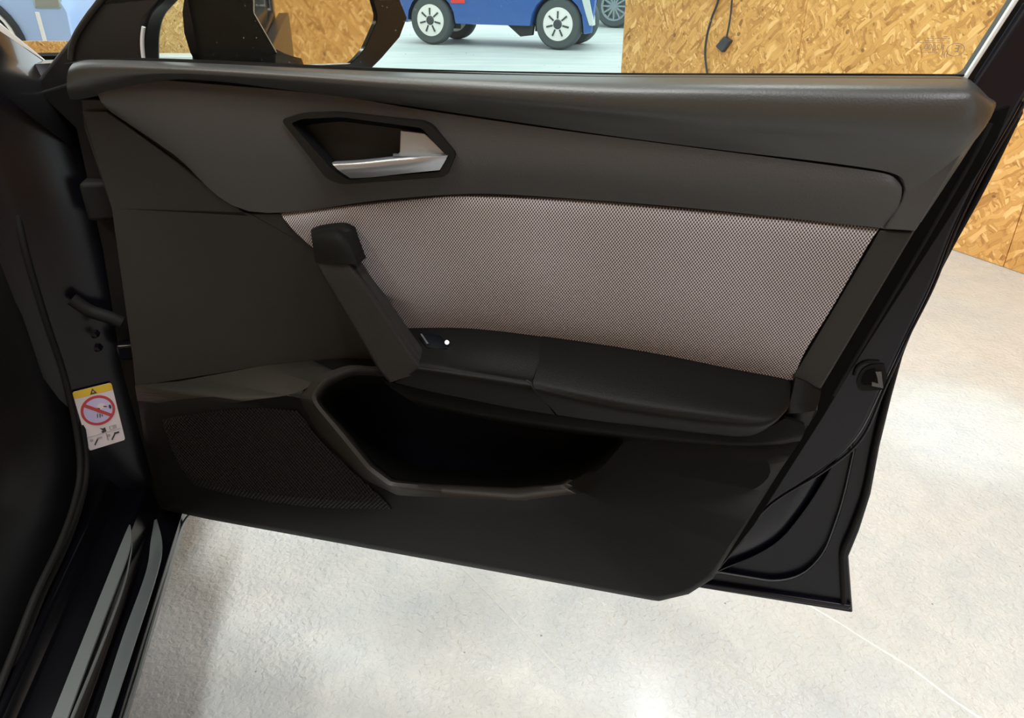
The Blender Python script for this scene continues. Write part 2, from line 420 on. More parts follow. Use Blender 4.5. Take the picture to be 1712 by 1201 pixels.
def tube(name, pts, rad, m, parent=None, seg=8, k=6, closed=False, **kw):
    P = catmull([tuple(p) for p in pts], k) if k > 1 else np.array([tuple(p) for p in pts], float)
    V = []; F = []; n = len(P); prev = None
    for i in range(n):
        t = P[min(i + 1, n - 1)] - P[max(i - 1, 0)]; t = t / np.linalg.norm(t)
        if prev is None:
            h = np.array([0, 0, 1.0]) if abs(t[2]) < .9 else np.array([1.0, 0, 0]); u = np.cross(t, h)
        else: u = prev - t * (prev @ t)
        u /= np.linalg.norm(u); v = np.cross(t, u); prev = u
        r = rad[min(int(i / max(n - 1, 1) * len(rad)), len(rad) - 1)] if isinstance(rad, (list, tuple)) else rad
        for s in range(seg):
            a = s / seg * 2 * PI; V.append(P[i] + (u * math.cos(a) + v * math.sin(a)) * r)
    for i in range(n - 1):
        for s in range(seg):
            a = i * seg + s; b = i * seg + (s + 1) % seg; F.append((a, b, b + seg, a + seg))
    F.append(tuple(range(seg))); F.append(tuple((n - 1) * seg + s for s in range(seg)))
    return mk(name, V, F, m, parent, smooth=50, **kw)
def lathe(name, prof, m, parent, axis='Y', seg=40, center=(0, 0, 0), smooth=35, **kw):
    """prof: (r, h) along local axis Y (h)"""
    V = []; F = []; n = len(prof)
    for s in range(seg):
        a = s / seg * 2 * PI
        for r, h in prof:
            V.append((center[0] + r * math.cos(a), center[1] + h, center[2] + r * math.sin(a)))
    for s in range(seg):
        t = (s + 1) % seg
        for i in range(n - 1): F.append((s * n + i, s * n + i + 1, t * n + i + 1, t * n + i))
    return mk(name, V, F, m, parent, smooth=smooth, **kw)
def box(name, lo, hi, m, parent=None, bevel=0, **kw):
    x0, y0, z0 = lo; x1, y1, z1 = hi
    V = [(x0, y0, z0), (x1, y0, z0), (x1, y1, z0), (x0, y1, z0), (x0, y0, z1), (x1, y0, z1), (x1, y1, z1), (x0, y1, z1)]
    F = [(0, 3, 2, 1), (4, 5, 6, 7), (0, 1, 5, 4), (1, 2, 6, 5), (2, 3, 7, 6), (3, 0, 4, 7)]
    return mk(name, V, F, m, parent, bevel=bevel, **kw)
def bake_cut(o, cutter):
    md = o.modifiers.new('cut', 'BOOLEAN'); md.object = cutter; md.solver = 'EXACT'; md.operation = 'DIFFERENCE'
    dg = bpy.context.evaluated_depsgraph_get(); dg.update()
    me = bpy.data.meshes.new_from_object(o.evaluated_get(dg)); o.modifiers.clear(); o.data = me
    me.set_sharp_from_angle(angle=math.radians(38))
    cm = cutter.data; bpy.data.objects.remove(cutter); bpy.data.meshes.remove(cm)
def grow(P_, k, c=(780, 725)): return [(c[0] + (x - c[0]) * k, c[1] + (y - c[1]) * k) for x, y in P_]
def struct(o):
    o['kind'] = 'structure'; return o

# ------------------------------------------------------------------ the setting
# concrete floor of the hall, yard outside
fl = struct(prism('floor', [[(-7, -4.6), (4.6, -4.6), (4.6, 5.6), (-7, 5.6)]], -.1, 0, M['floor']))
# prism builds in XZ; lay it flat
fl.data.transform(Matrix(((1, 0, 0, 0), (0, 0, 1, 0), (0, 1, 0, 0), (0, 0, 0, 1)))); fl.data.flip_normals()
yd = struct(box('floor_yard', (-14, 5.6, -.1), (14, 30, 0), M['yard']))
yd['label'] = 'pale streaked concrete yard floor beyond the opening'
def seam(name, px, wid):
    V = []; F = []
    for i, (x, y) in enumerate(px):
        q = ground(x, y, .0); V += [q]
    P = catmull(V, 5); out = []
    for i in range(len(P)):
        t = P[min(i + 1, len(P) - 1)] - P[max(i - 1, 0)]; s = np.array([-t[1], t[0], 0]); s /= np.linalg.norm(s)
        ww = wid * (.7 + .6 * random.random())
        out += [P[i] + s * ww, P[i] - s * ww, P[i] + np.array([0, 0, .0010])]
    for i in range(len(P) - 1):
        a = 3 * i; F += [(a, a + 3, a + 5, a + 2), (a + 1, a + 2, a + 5, a + 4)]
    mk(name, out, F, M['seam'], fl, smooth=60)
seam('floor_seam', [(1340, 1005), (1400, 1040), (1450, 1072), (1520, 1115), (1560, 1145), (1600, 1175), (1660, 1215)], .0022)
seam('floor_seam', [(740, 925), (790, 968), (850, 1030), (900, 1082), (945, 1130)], .0014)

# right wall: OSB panels
A0 = np.array([1.88, 2.99, 0]); TD = np.array([-.447, .894, 0])
wall_ang = math.atan2(TD[0], TD[1])
def osb_wall(name, p0, dirv, t0, t1, z1, pw, mt, joints, th=.018, label=None):
    ang = math.atan2(dirv[0], dirv[1]); fr = Frame(ang, p0)
    root = struct(empty(name, label, None, tuple(p0), fr.rotz))
    cuts = sorted([t0] + [j for j in joints if t0 < j < t1] + [t1])
    for a, b in zip(cuts[:-1], cuts[1:]):
        zc = 0.0
        while zc < z1 - .05:
            zt = min(zc + 2.5, z1)
            o = box('osb_panel', (a + .0015, 0, zc + .001), (b - .0015, th, zt - .001), mt, root)
            bv = o.modifiers.new('bevel', 'BEVEL'); bv.width = .0012; bv.segments = 1
            zc = zt
    return root
pw = 1.25
osb_wall('wall_right', A0, TD, -6.5, 2.56, CEIL, pw, M['osb'], [-.2 + 1.25 * k for k in range(-6, 3)], label='oriented strand board wall to the right of the opening')
# far wall on the left in the yard
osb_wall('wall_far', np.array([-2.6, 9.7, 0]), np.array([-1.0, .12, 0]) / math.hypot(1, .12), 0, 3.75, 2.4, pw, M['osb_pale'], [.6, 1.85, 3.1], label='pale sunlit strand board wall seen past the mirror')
osb_wall('wall_back', np.array([-6.8, -4.5, 0]), np.array([1.0, 0, 0]), 0, 11.3, CEIL, pw, M['osb'], [1.25 * k for k in range(1, 10)])
osb_wall('wall_left', np.array([-6.8, -4.5, 0]), np.array([0, 1.0, 0]), 0, 9.9, CEIL, pw, M['osb'], [1.25 * k for k in range(1, 8)])
cl = struct(box('ceiling', (-7, -4.6, CEIL), (4.6, 5.6, CEIL + .1), M['ceil']))
# pale kerb at the foot of the far wall
kb = struct(box('trim_1', (-6.6, 9.30, 0), (-2.6, 9.62, .05), M['kerb'], bevel=.01))

# ceiling lamps
for i, (x, y, L, pwr, col) in enumerate(LAMPS):
    lab = ['tube lamp above the floor just beyond the open car door', 'tube lamp behind the viewer, at the right of the hall', 'tube lamp behind the viewer, at the left of the hall',
           'tube lamp above the open floor nearest the yard', 'tube lamp straight above the viewer, in front of the door trim'][i]
    t = empty('ceiling_lamp', lab, 'lamp', (x, y, CEIL), group=None)
    box('housing', (-.11, -L / 2, -.05), (.11, L / 2, 0), M['lampbody'], t, bevel=.006)
    box('diffuser', (-.09, -L / 2 + .02, -.062), (.09, L / 2 - .02, -.05), M['lamp'], t)
    a = area('lamp_light', (0, 0, -.075), .18, L - .04, pwr, col); a.parent = t

# ------------------------------------------------------------------ the black car (its body is built further down)
CO = Vector((-.40, .2, 0))
car = empty('car', 'black car at the left with its front door standing open, filling most of the view', 'car', tuple(CAR.world(CO)), CAR.rotz)

# added unseen spotlight: throws the floor patch that car glass would reflect there
sp_t = empty('added_spotlight', 'small round spotlight added on the ceiling to make the bright floor patch', 'lamp', (1.9, 2.4, CEIL))
lathe('added_spot_housing', [(0, 0), (.05, 0), (.055, -.06), (.045, -.07), (.04, -.06), (0, -.055)], M['lampbody'], sp_t, seg=24).rotation_euler = (PI / 2, 0, 0)
sl = bpy.data.lights.new('added_spot_light', 'SPOT'); sl.energy = 190; sl.color = (.80, .95, 1.0); sl.spot_size = math.radians(10); sl.spot_blend = .9; sl.shadow_soft_size = .02
so = bpy.data.objects.new('added_spot_light', sl); C.objects.link(so); so.parent = sp_t; so.location = (0, 0, -.09)
so.rotation_euler = (Vector((1.20, 1.66, 0)) - Vector((1.9, 2.4, CEIL - .09))).to_track_quat('-Z', 'Y').to_euler()

# ------------------------------------------------------------------ the open car door
door = empty('door', 'open front door with grey mesh fabric insert', None, tuple(CAR.local(DOOR.o) - CO), DOOR.rotz - CAR.rotz)
door.parent = car

# painted outer skin and pressed inner frame
plate('outer_skin', [(335, 838), (1180, 986), (1426, 1026), (1419, 932), (1437, 888), (1456, 828), (1471, 748), (1492, 662), (1513, 586),
                     (1580, 435), (1641, 330), (1712, 190), (1712, 150), (140, 150), (150, 420), (250, 760)], -.095, .022, M['navy'], door, bevel=.004)
# folded hem along the rear and bottom edges of the skin
plate('hem_flange', [(1170, 975), (1425, 1014), (1420, 1021), (1170, 984)], -.088, .008, M['navy'], door, bevel=.002)
fin = rnd([(1150, 962), (1203, 960), (1299, 976, 25), (1345, 964, 30), (1380, 928, 30), (1411, 843, 40), (1431, 752), (1400, 700), (1150, 800)])
ringloft('inner_panel', [[(x, y, -.085) for x, y in fin], [(x, y, -.077) for x, y in grow(fin, .985, (1300, 860))], [(x, y, -.076) for x, y in grow(fin, .965, (1300, 860))], [(x, y, -.083) for x, y in grow(fin, .93, (1300, 860))], [(x, y, -.084) for x, y in grow(fin, .5, (1300, 860))]], (1300, 860), M['navy'], door, N=120, label='lowest pressed step of the door frame, curved like a fin')
lens = rnd([(1195, 960), (1208, 953, 20), (1262, 932, 25), (1306, 905, 30), (1353, 846, 30), (1402, 765), (1300, 720), (1190, 870)])
ringloft('inner_panel', [[(x, y, -.078) for x, y in lens], [(x, y, -.060) for x, y in grow(lens, .995, (1290, 850))], [(x, y, -.056) for x, y in grow(lens, .975, (1290, 850))], [(x, y, -.064) for x, y in grow(lens, .9, (1290, 850))], [(x, y, -.050) for x, y in grow(lens, .5, (1290, 850))]], (1290, 850), M['navy'], door, N=120)
plate('door_frame', [(140, 215), (1500, 170), (1622, 150), (1722, -5), (1790, 0), (1758, 90), (1697, 200, 20), (1642, 295, 20), (1597, 387, 30), (1560, 482, 30), (1518, 566, 30), (1477, 653, 40),
                     (1439, 735, 40), (1381, 787, 40), (1287, 846, 30), (1235, 908, 30), (1200, 952), (1000, 880), (300, 815), (230, 700), (170, 400)], -.035, .055, M['navy'], door, bevel=.006,
      label='dark painted door frame shut face')
tube('frame_hem', [DOOR.at(x, y, -.036) for x, y in ((1712, 170), (1697, 199), (1642, 294), (1597, 386), (1560, 480), (1518, 564), (1478, 652), (1441, 733), (1382, 785), (1288, 844), (1236, 906), (1202, 950))], .0016, M['navy'], door)
# rear weatherstrip along the skin edge
tube('weather_strip', [DOOR.at(x, y, -.09) for x, y in ((1700, 196), (1640, 318), (1575, 438), (1513, 570), (1486, 655), (1463, 745), (1446, 828), (1424, 888), (1409, 925), (1409, 965), (1411, 1008))], .0035, M['rubber'], door)
tube('weather_strip', [DOOR.at(x, y, -.036) for x, y in ((1655, 205), (1625, 262), (1560, 375), (1500, 478), (1440, 578), (1392, 660))], .0035, M['rubber'], door)

plate('gap_shade', [(1664, 184), (1690, 176), (1668, 232), (1640, 282), (1575, 385), (1500, 500), (1420, 625), (1375, 700), (1260, 880), (1200, 955), (1185, 960), (1360, 690), (1368, 652), (1525, 388), (1608, 255)], -.0335, .004, M['dark'], door, bevel=.001, label='black plate painting the shade in the gap between trim and painted frame')  # flat black plate in place of the shade in the deep groove
# latch recess in the shut face
lat = plate('latch', rnd([(1431, 640, 18), (1440, 618, 18), (1458, 609, 8), (1478, 609), (1484, 630), (1476, 652), (1452, 654, 12), (1436, 654, 10)]), -.0335, .004, M['rubber'], door, bevel=.001, label='black door latch with slotted claw')
plate('latch_slot', rnd([(1440, 636, 8), (1448, 620, 6), (1463, 617), (1464, 630), (1458, 643), (1442, 644, 5)]), -.0325, .002, M['dark'], door, bevel=0)
plate('latch_claw', [(1463, 622), (1474, 622), (1477, 650), (1457, 646), (1457, 639), (1468, 642), (1466, 630)], -.0315, .002, mat('latch steel', (.10, .10, .10), .3, metal=.8), door, bevel=.0006)
tube('latch_rim', [DOOR.at(x, y, -.034) for x, y in ((1428, 627), (1432, 615), (1441, 608), (1452, 605), (1470, 606))], .0018, M['rubber'], lat)

# window frame, glass, seals
fr_out = [(54, 149), (62, 130), (164, 0), (524, -520), (640, -640), (2150, -640), (2095, -480), (1760, 90), (1712, 190), (1650, 230), (140, 215), (95, 178)]
fr_in = [(238, 130), (237, 62, 25), (245, 26, 25), (272, 0), (690, -450, 60), (1970, -450, 40), (1703, 0), (1618, 132)]
plate('window_frame', [fr_out, rnd(fr_in)], -.045, .035, mat('matt black frame', (.010, .009, .008), .45, grain=.3), door, bevel=.006)
gl = plate('window_glass', [(232, 160), (232, 60), (242, 20), (690, -458), (1975, -458), (1705, 0), (1625, 150)], -.062, .004, M['glass'], door, bevel=0, label='clear raised side window glass with an etched approval mark')
plate('glass_run', [(1611, 134), (1697, 0), (1960, -430), (1967, -430), (1704, 0), (1617, 134)], -.041, .008, M['chrome'], door, bevel=.001, label='bright edge along the rear window frame')
tube('glass_run', [DOOR.at(x, y, -.042) for x, y in ((240, 100), (238, 80), (238, 62), (240, 45))], .0022, M['chrome'], door)
tube('window_seal', [DOOR.at(x, y, -.045) for x, y in ((240, 99), (700, 117), (1035, 123.5), (1400, 124.5), (1612, 126))], .0010, M['rubber'], door, label='thin black seal at the foot of the window glass')
# front frame fold
tube('frame_ridge', [DOOR.at(x, y, -.044) for x, y in ((119, 100), (121, 78), (130, 55), (150, 25), (175, -8), (300, -180))], .004, mat('frame ridge', (.02, .018, .015), .4), door)
# front end cap of the door under the mirror triangle
plate('front_flange', [(60, 155), (140, 130), (190, 200), (205, 400), (235, 700), (285, 860), (262, 850), (245, 800), (205, 640), (170, 420), (125, 215)], -.03, .03, M['rubber'], door, bevel=.004)

# etched approval mark on the glass (mirror written, seen from inside)
def etched(txt, x, y, size, name='glass_marking'):
    cu = bpy.data.curves.new(name, 'FONT'); cu.body = txt; cu.size = size; cu.extrude = .0001
    o = bpy.data.objects.new(name, cu); C.objects.link(o)
    dg = bpy.context.evaluated_depsgraph_get(); me = bpy.data.meshes.new_from_object(o.evaluated_get(dg)); bpy.data.objects.remove(o)
    p = DOOR.at(x, y, -.0612)
    me.transform(Matrix.Translation((p.x, p.y, p.z)) @ Matrix.Rotation(math.radians(0), 4, 'Y') @ Matrix(((-1, 0, 0, 0), (0, 0, -1, 0), (0, 1, 0, 0), (0, 0, 0, 1))))
    me.materials.append(M['etch'])
    o = bpy.data.objects.new(name, me); C.objects.link(o); o.parent = door; return o
etched('E', 1603, 87, .0085)
for i, (t, x, y, s) in enumerate((('-=---=-', 1588, 68, .007), ('=--=-==--=', 1588, 75, .0065), ('R2000 -', 1578, 83.5, .0065), ('-=--=-', 1568, 90.5, .006), (')))', 1585, 94, .0065))):
    etched(t, x, y, s)
c0 = DOOR.at(1597.5, 83, -.0612)
tube('glass_marking', [(c0.x + math.cos(a) * .0072, c0.y, c0.z + math.sin(a) * .0055) for a in [i / 20 * 2 * PI for i in range(21)]], .0003, M['etch'], door, seg=4, k=1)

# inner trim -------------------------------------------------------
pocket = [(522, 668), (545, 637), (585, 620), (700, 622), (1047, 728), (1000, 782), (940, 812), (860, 818), (680, 806), (615, 775), (560, 712)]
plate('trim_carrier', [[(135, 165), (1560, 215), (1610, 255), (1530, 387), (1372, 652), (1366, 690), (1192, 960), (1150, 985), (1100, 997), (350, 858), (272, 842), (240, 700), (222, 600), (186, 350), (140, 215)],
                       grow(pocket, 1.04)], 0.0, .03, M['trim'], door, bevel=.004, label='flat dark grained carrier of the door trim')

upper = loft('upper_trim', [
    [(126, 104, -.04), (163, 99, -.045), (300, 103, -.045), (500, 111, -.045), (700, 118, -.045), (1000, 124, -.045), (1200, 125, -.045), (1400, 126, -.045), (1560, 126.5, -.045), (1600, 127, -.045), (1613, 129, -.045)],
    [(121, 107, .0), (163, 101, .0), (300, 105, .0), (500, 115, .0), (700, 124, .0), (1000, 132, .0), (1200, 134, .0), (1400, 135, .0), (1570, 136, .0), (1615, 137, .0), (1630, 140, -.01)],
    [(115, 116, .022), (158, 107, .026), (300, 110, .028), (500, 120, .028), (700, 132, .028), (1000, 147, .028), (1200, 150, .028), (1400, 153, .028), (1585, 156, .026), (1635, 158, .02), (1652, 162, .0)],
    [(112, 130, .026), (156, 122, .030), (300, 121, .033), (500, 133, .034), (700, 150, .034), (1000, 178, .033), (1200, 192, .033), (1400, 205, .033), (1590, 213, .029), (1650, 195, .015), (1665, 178, .0)],
    [(112, 150, .024), (154, 146, .024), (298, 128, .028), (500, 144, .028), (700, 166, .027), (1000, 198, .025), (1200, 222, .025), (1400, 240, .022), (1560, 255, .018), (1612, 250, .012), (1632, 232, .0)],
    [(117, 166, .012), (152, 163, .013), (294, 133, .014), (500, 153, .014), (700, 180, .014), (1000, 224, .014), (1208, 251, .014), (1400, 274, .014), (1498, 292, .012), (1516, 320, .010), (1540, 372, .004)],
], M['ledge'], door, back=-.02, kc=6, kr=4, label='padded upper ledge of the door trim')
upper2 = plate('upper_trim_corner', [(1500, 292), (1560, 240), (1612, 252), (1531, 387), (1478, 384), (1507, 335), (1513, 315)], .010, .02, M['pad'], door, bevel=.002)

ins = loft('upper_insert', [
    [(160, 150, .013), (185, 128, .013), (294, 136, .013), (543, 158, .013), (700, 183, .013), (931, 217, .013), (1100, 239, .013), (1300, 265, .013), (1440, 284, .013), (1487, 293, .012), (1503, 305, .01)],
    [(166, 164, .017), (200, 158, .017), (320, 175, .018), (560, 215, .018), (720, 235, .018), (931, 255, .018), (1100, 272, .018), (1300, 296, .018), (1440, 312, .017), (1490, 314, .016), (1508, 318, .012)],
    [(172, 174, .016), (230, 195, .016), (350, 240, .018), (600, 270, .018), (740, 280, .018), (931, 290, .018), (1100, 306, .018), (1300, 326, .017), (1430, 339, .016), (1480, 345, .014), (1502, 345, .010)],
    [(186, 188, .010), (290, 258, .010), (415, 353, .008), (640, 334, .008), (760, 325, .008), (860, 326, .008), (1100, 343, .008), (1300, 363, .008), (1420, 376, .008), (1460, 380, .008), (1480, 383, .006)],
], M['pad'], door, back=-.004, kc=6, kr=4, label='smooth dark upper insert panel around the release handle')
bez_out = [(469, 200, 10), (502, 190, 12), (560, 188, 12), (707, 204, 10), (721, 211, 8), (762, 258, 8), (745, 295, 8), (733, 297, 6), (572, 309, 12), (546, 300, 12)]
bez_in = [(486, 206, 6), (505, 199, 6), (570, 196, 8), (705, 214, 6), (747, 259, 3), (736, 287, 3), (582, 301, 6), (553, 282, 6)]
cp = [[(lambda q: (q.x, q.z))(DOOR.at(x, y, .02)) for x, y in rnd([(478, 203), (505, 195), (570, 192), (707, 209), (755, 259), (741, 291), (578, 305), (550, 291)])]]
cutter = prism('cut', cp, -.06, .02, M['cup'], door)
bake_cut(ins, cutter)
cp2 = [[(lambda q: (q.x, q.z))(DOOR.at(x, y, .0)) for x, y in [(478, 203), (505, 195), (570, 192), (707, 209), (755, 259), (741, 291), (578, 305), (550, 291)]]]

plate('handle_bezel', [rnd(bez_out), rnd(bez_in)], .024, .016, M['bezel'], door, bevel=.0025, label='satin black surround of the release handle')
ringloft('release_cup', [[(x, y, .018) for x, y in rnd(bez_in)], [(x, y, -.012) for x, y in [(512, 215), (575, 208), (690, 222), (722, 262), (712, 285), (600, 292), (565, 280)]]], (620, 250), M['cup'], door, N=90, label='deep smooth black finger cup')
# twin silver release lever
lev = loft('release_lever', [
    [(555, 272, .030), (600, 269.5, .031), (662, 263, .030), (712, 260.5, .027), (748, 259.5, .022)],
    [(557, 276, .034), (600, 273.5, .035), (662, 267, .034), (712, 263.5, .031), (748, 261, .026)],
    [(569, 287, .034), (608, 284.5, .035), (665, 279, .034), (708, 275, .031), (742, 273, .025)],
    [(586, 298, .028), (620, 296.5, .028), (670, 291, .028), (704, 287.5, .027), (735, 284.5, .024)],
], M['silver'], door, thick=.006, kc=4, kr=3, label='satin silver pull lever')
plate('lever_top', [(669, 218), (710, 223), (748, 259.5), (662, 262), (668, 254)], .016, .006, M['silver'], door, bevel=.0012, label='flat silver upper plate of the lever')
loft('lever_shelf', [[(657, 257.5, .015), (700, 258, .015), (745, 259.2, .016)], [(657, 262, .031), (700, 261, .029), (745, 260, .023)]], M['silver'], door, thick=.002, kc=2, kr=2)

# fabric insert
fab = loft('fabric_insert', [
    [(468, 356, .003), (700, 331, .003), (800, 326, .003), (980, 335, .003), (1200, 354, .003), (1350, 368, .003), (1471, 381, .003)],
    [(483, 376, .010), (700, 352, .011), (805, 348, .011), (980, 360, .011), (1190, 380, .011), (1335, 395, .011), (1450, 412, .009)],
    [(520, 412, .009), (640, 470, .013), (800, 450, .014), (960, 465, .014), (1160, 490, .014), (1290, 510, .013), (1395, 508, .009)],
    [(600, 470, .007), (680, 515, .010), (800, 520, .010), (940, 540, .010), (1130, 565, .010), (1250, 590, .010), (1345, 590, .008)],
    [(660, 550, .002), (700, 556, .002), (800, 560, .002), (930, 574, .002), (1110, 600, .002), (1230, 625, .002), (1326, 636, .002)],
], M['fabric'], door, back=-.004, kc=7, kr=6, label='grey woven mesh fabric insert')
tube('piping', [DOOR.at(x, y, w) for x, y, w in ((468, 355, .006), (700, 329, .006), (800, 324.5, .006), (980, 333, .006), (1200, 352, .006), (1350, 366, .006), (1472, 380, .006))], .0014, M['rubber'], door, label='dark shadow-gap bead above the fabric')
plate('rear_border', [(1472, 384), (1528, 388), (1371, 652), (1330, 640), (1325, 632)], .006, .01, M['trim'], door, bevel=.002, label='dark border strip behind the fabric insert')
# front panel in front of the fabric (left), slightly proud
plate('front_panel', [(178, 186), (412, 357, 5), (468, 357), (524, 416), (530, 440), (634, 610), (560, 603), (440, 614), (300, 636), (226, 648), (221, 600), (186, 350), (136, 186)], .005, .008, M['trim'], door, bevel=.0015, label='plain dark front panel of the trim')

# lower panel with ledge, pocket rim and pocket
low = ringloft('lower_panel', [
    [(226, 640, -.02), (300, 634, -.02), (440, 612, -.02), (570, 598, -.02), (700, 600, -.02), (900, 640, -.02), (1320, 660, -.02), (1366, 684, -.02), (1192, 966, -.02), (1150, 991, -.02), (1100, 1004, -.02), (700, 931, -.02), (350, 867, -.02), (268, 849, -.02), (244, 740, -.02)],
    [(226, 645, .005), (300, 638, .006), (440, 612, .006), (570, 599, .006), (700, 602, .01), (900, 640, .01), (1320, 662, .01), (1367, 686, .008), (1192, 968, .008), (1151, 994, .010), (1100, 1006, .012), (700, 933, .012), (350, 869, .012), (267, 851, .012), (242, 740, .006)],
    [(238, 672, .030), (300, 668, .036), (410, 662, .040), (508, 662, .042), (535, 630, .040), (588, 611, .036), (900, 660, .03), (1310, 700, .03), (1352, 716, .026), (1186, 962, .018), (1148, 987, .020), (1100, 999, .022), (700, 925, .024), (350, 862, .022), (276, 845, .020), (250, 740, .022)],
    [(262, 690, .044), (300, 684, .045), (410, 674, .048), (500, 670, .050), (529, 632, .046), (586, 612, .040), (900, 670, .035), (1240, 735, .046), (1312, 745, .044), (1285, 826, .044), (1180, 838, .048), (1000, 850, .050), (860, 860, .052), (680, 846, .052), (350, 815, .044), (290, 790, .040), (268, 740, .040)],
    [(500, 664, .046), (529, 630, .046), (582, 611, .040), (720, 620, .034), (1080, 730, .046), (1050, 775, .050), (990, 822, .056), (880, 836, .064), (760, 833, .064), (665, 828, .058), (608, 801, .048), (532, 722, .046), (510, 684, .046)],
    [(519, 662, .060), (541, 634, .056), (585, 615, .044), (720, 624, .034), (1052, 729, .046), (1008, 781, .050), (952, 817, .052), (862, 826, .056), (720, 820, .060), (650, 812, .062), (614, 784, .062), (565, 724, .062), (526, 677, .061)],
    [(525, 663, .057), (546, 637, .053), (588, 619, .042), (720, 627, .03), (1045, 729, .042), (1001, 780, .046), (944, 811, .048), (862, 820, .051), (722, 814, .055), (654, 807, .058), (619, 781, .058), (571, 722, .058), (532, 677, .058)],
    [(534, 665, .035), (553, 643, .030), (590, 626, .024), (720, 634, .01), (1036, 730, .024), (994, 777, .026), (938, 807, .030), (860, 815, .034), (725, 809, .036), (660, 802, .036), (626, 776, .036), (580, 718, .036), (542, 678, .036)],
    [(560, 680, -.045), (575, 655, -.045), (700, 650, -.045), (1000, 735, -.045), (965, 765, -.045), (850, 785, -.045), (700, 775, -.045), (640, 750, -.045), (590, 715, -.045)],
], (780, 725), M['lower'], door, avg={2: 3, 3: 8, 4: 3, 5: 3, 6: 3, 7: 4, 8: 6}, N=300, label='hard plastic lower door panel with storage pocket')

# drape a patch on the lower panel for the speaker grille
bvh = BVHTree.FromPolygons([v.co for v in low.data.vertices], [tuple(p.vertices) for p in low.data.polygons])
camL = DOOR.local(CAMP)
def drape(x, y):
    q = DOOR.at(x, y, 0.0); d = (Vector(q) - Vector(camL)).normalized()
    h = bvh.ray_cast(Vector(camL), d)
    return h[0] - d * .0028 if h[0] else Vector(q)
rows = [[(270, 702), (340, 690), (430, 683), (498, 688)], [(280, 732), (350, 728), (450, 725), (535, 735)], [(292, 762), (360, 768), (480, 775), (585, 785)],
        [(308, 790), (380, 806), (500, 820), (635, 830)], [(325, 812), (400, 830), (520, 848), (655, 852)]]
G = np.array([catmull(r, 10) for r in rows]); G = np.array([catmull(G[:, j], 8) for j in range(G.shape[1])]).transpose(1, 0, 2)
nr, nc = G.shape[:2]; V = [drape(*G[i, j]) for i in range(nr) for j in range(nc)]; nn = len(V); V += [v + Vector((0, .001, 0)) for v in V]
F = []
for i in range(nr - 1):
    for j in range(nc - 1):
        a = i * nc + j; F += [(a, a + 1, a + nc + 1, a + nc), (a + nn, a + nc + nn, a + nc + 1 + nn, a + 1 + nn)]
mk('speaker_grille', V, F, M['grille'], door, smooth=60, label='fine perforated speaker grille in front of the pocket')

# front ledge and pocket rim split off, with the light on them in the colour
rim_px = [(500, 664), (529, 630), (582, 611), (720, 620), (1080, 730), (1050, 775), (990, 822), (880, 836), (760, 833), (665, 828), (608, 801), (532, 722), (510, 684)]
def to_px(l):
    q = DOOR.world(l) - CAMP; d = q @ FW
    return 856 + FPX * (q @ RX) / d, 600.5 - FPX * (q @ UP) / d
def inside(x, y, P_):
    c = False
    for i in range(len(P_)):
        (x1, y1), (x2, y2) = P_[i], P_[i - 1]
        if (y1 > y) != (y2 > y) and x < (x2 - x1) * (y - y1) / (y2 - y1) + x1: c = not c
    return c
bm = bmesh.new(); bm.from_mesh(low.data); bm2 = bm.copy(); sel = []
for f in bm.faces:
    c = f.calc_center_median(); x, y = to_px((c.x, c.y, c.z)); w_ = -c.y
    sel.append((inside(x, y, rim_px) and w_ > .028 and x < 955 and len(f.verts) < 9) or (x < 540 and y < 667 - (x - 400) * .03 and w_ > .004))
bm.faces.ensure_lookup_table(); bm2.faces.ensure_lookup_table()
sur_me = bpy.data.meshes.new('pocket_lit_rim')
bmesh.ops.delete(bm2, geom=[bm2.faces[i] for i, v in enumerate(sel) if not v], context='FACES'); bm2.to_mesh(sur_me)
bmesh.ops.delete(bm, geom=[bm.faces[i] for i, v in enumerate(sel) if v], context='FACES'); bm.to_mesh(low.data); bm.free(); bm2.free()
sur_me.materials.clear(); sur_me.materials.append(mat('lit lower trim plastic', (.022, .0195, .0160), .45, grain=.4, gscale=700, spec=.3))
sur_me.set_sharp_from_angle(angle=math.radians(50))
sur = bpy.data.objects.new('pocket_lit_rim', sur_me); C.objects.link(sur); sur.parent = door
sur['label'] = 'brownish ledge and storage pocket rim with the light put into the colour'
sd = sur.modifiers.new('solid', 'SOLIDIFY'); sd.thickness = .0012; sd.offset = 0

# armrest: console, pad, support, end block
loft('armrest_support', [
    [(640, 636, .045), (760, 664, .05), (930, 692, .056), (1100, 712, .056), (1250, 724, .052), (1312, 700, .045)],
    [(655, 650, .045), (770, 680, .05), (930, 704, .056), (1100, 724, .056), (1255, 736, .052), (1345, 712, .040)],
    [(690, 672, .040), (790, 694, .045), (930, 716, .050), (1100, 736, .050), (1255, 746, .048), (1340, 734, .036)],
    [(700, 680, .005), (800, 700, .005), (930, 722, .005), (1100, 742, .010), (1255, 752, .010), (1335, 740, .010)],
], M['lower'], door, thick=.006, kc=4, kr=3, label='lower edge under the armrest')
con = loft('armrest_console', [
    [(664, 548, .0), (700, 545, .0), (760, 544, .0), (830, 549, .0), (915, 560, .0)],
    [(690, 578, .035), (725, 578, .035), (780, 580, .035), (840, 586, .035), (905, 596, .035)],
    [(700, 601, .060), (735, 606, .062), (785, 614, .062), (840, 623, .062), (892, 631, .062)],
    [(700, 611, .069), (738, 616, .070), (785, 623, .070), (840, 631, .070), (893, 640, .070)],
    [(694, 620, .074), (735, 627, .075), (785, 636, .075), (840, 645, .075), (900, 655, .075)],
    [(660, 640, .066), (720, 655, .066), (785, 668, .066), (850, 681, .066), (928, 694, .066)],
], M['armrest'], door, thick=.012, kc=5, kr=4, smooth=50, label='smooth front part of the armrest with the window switch')
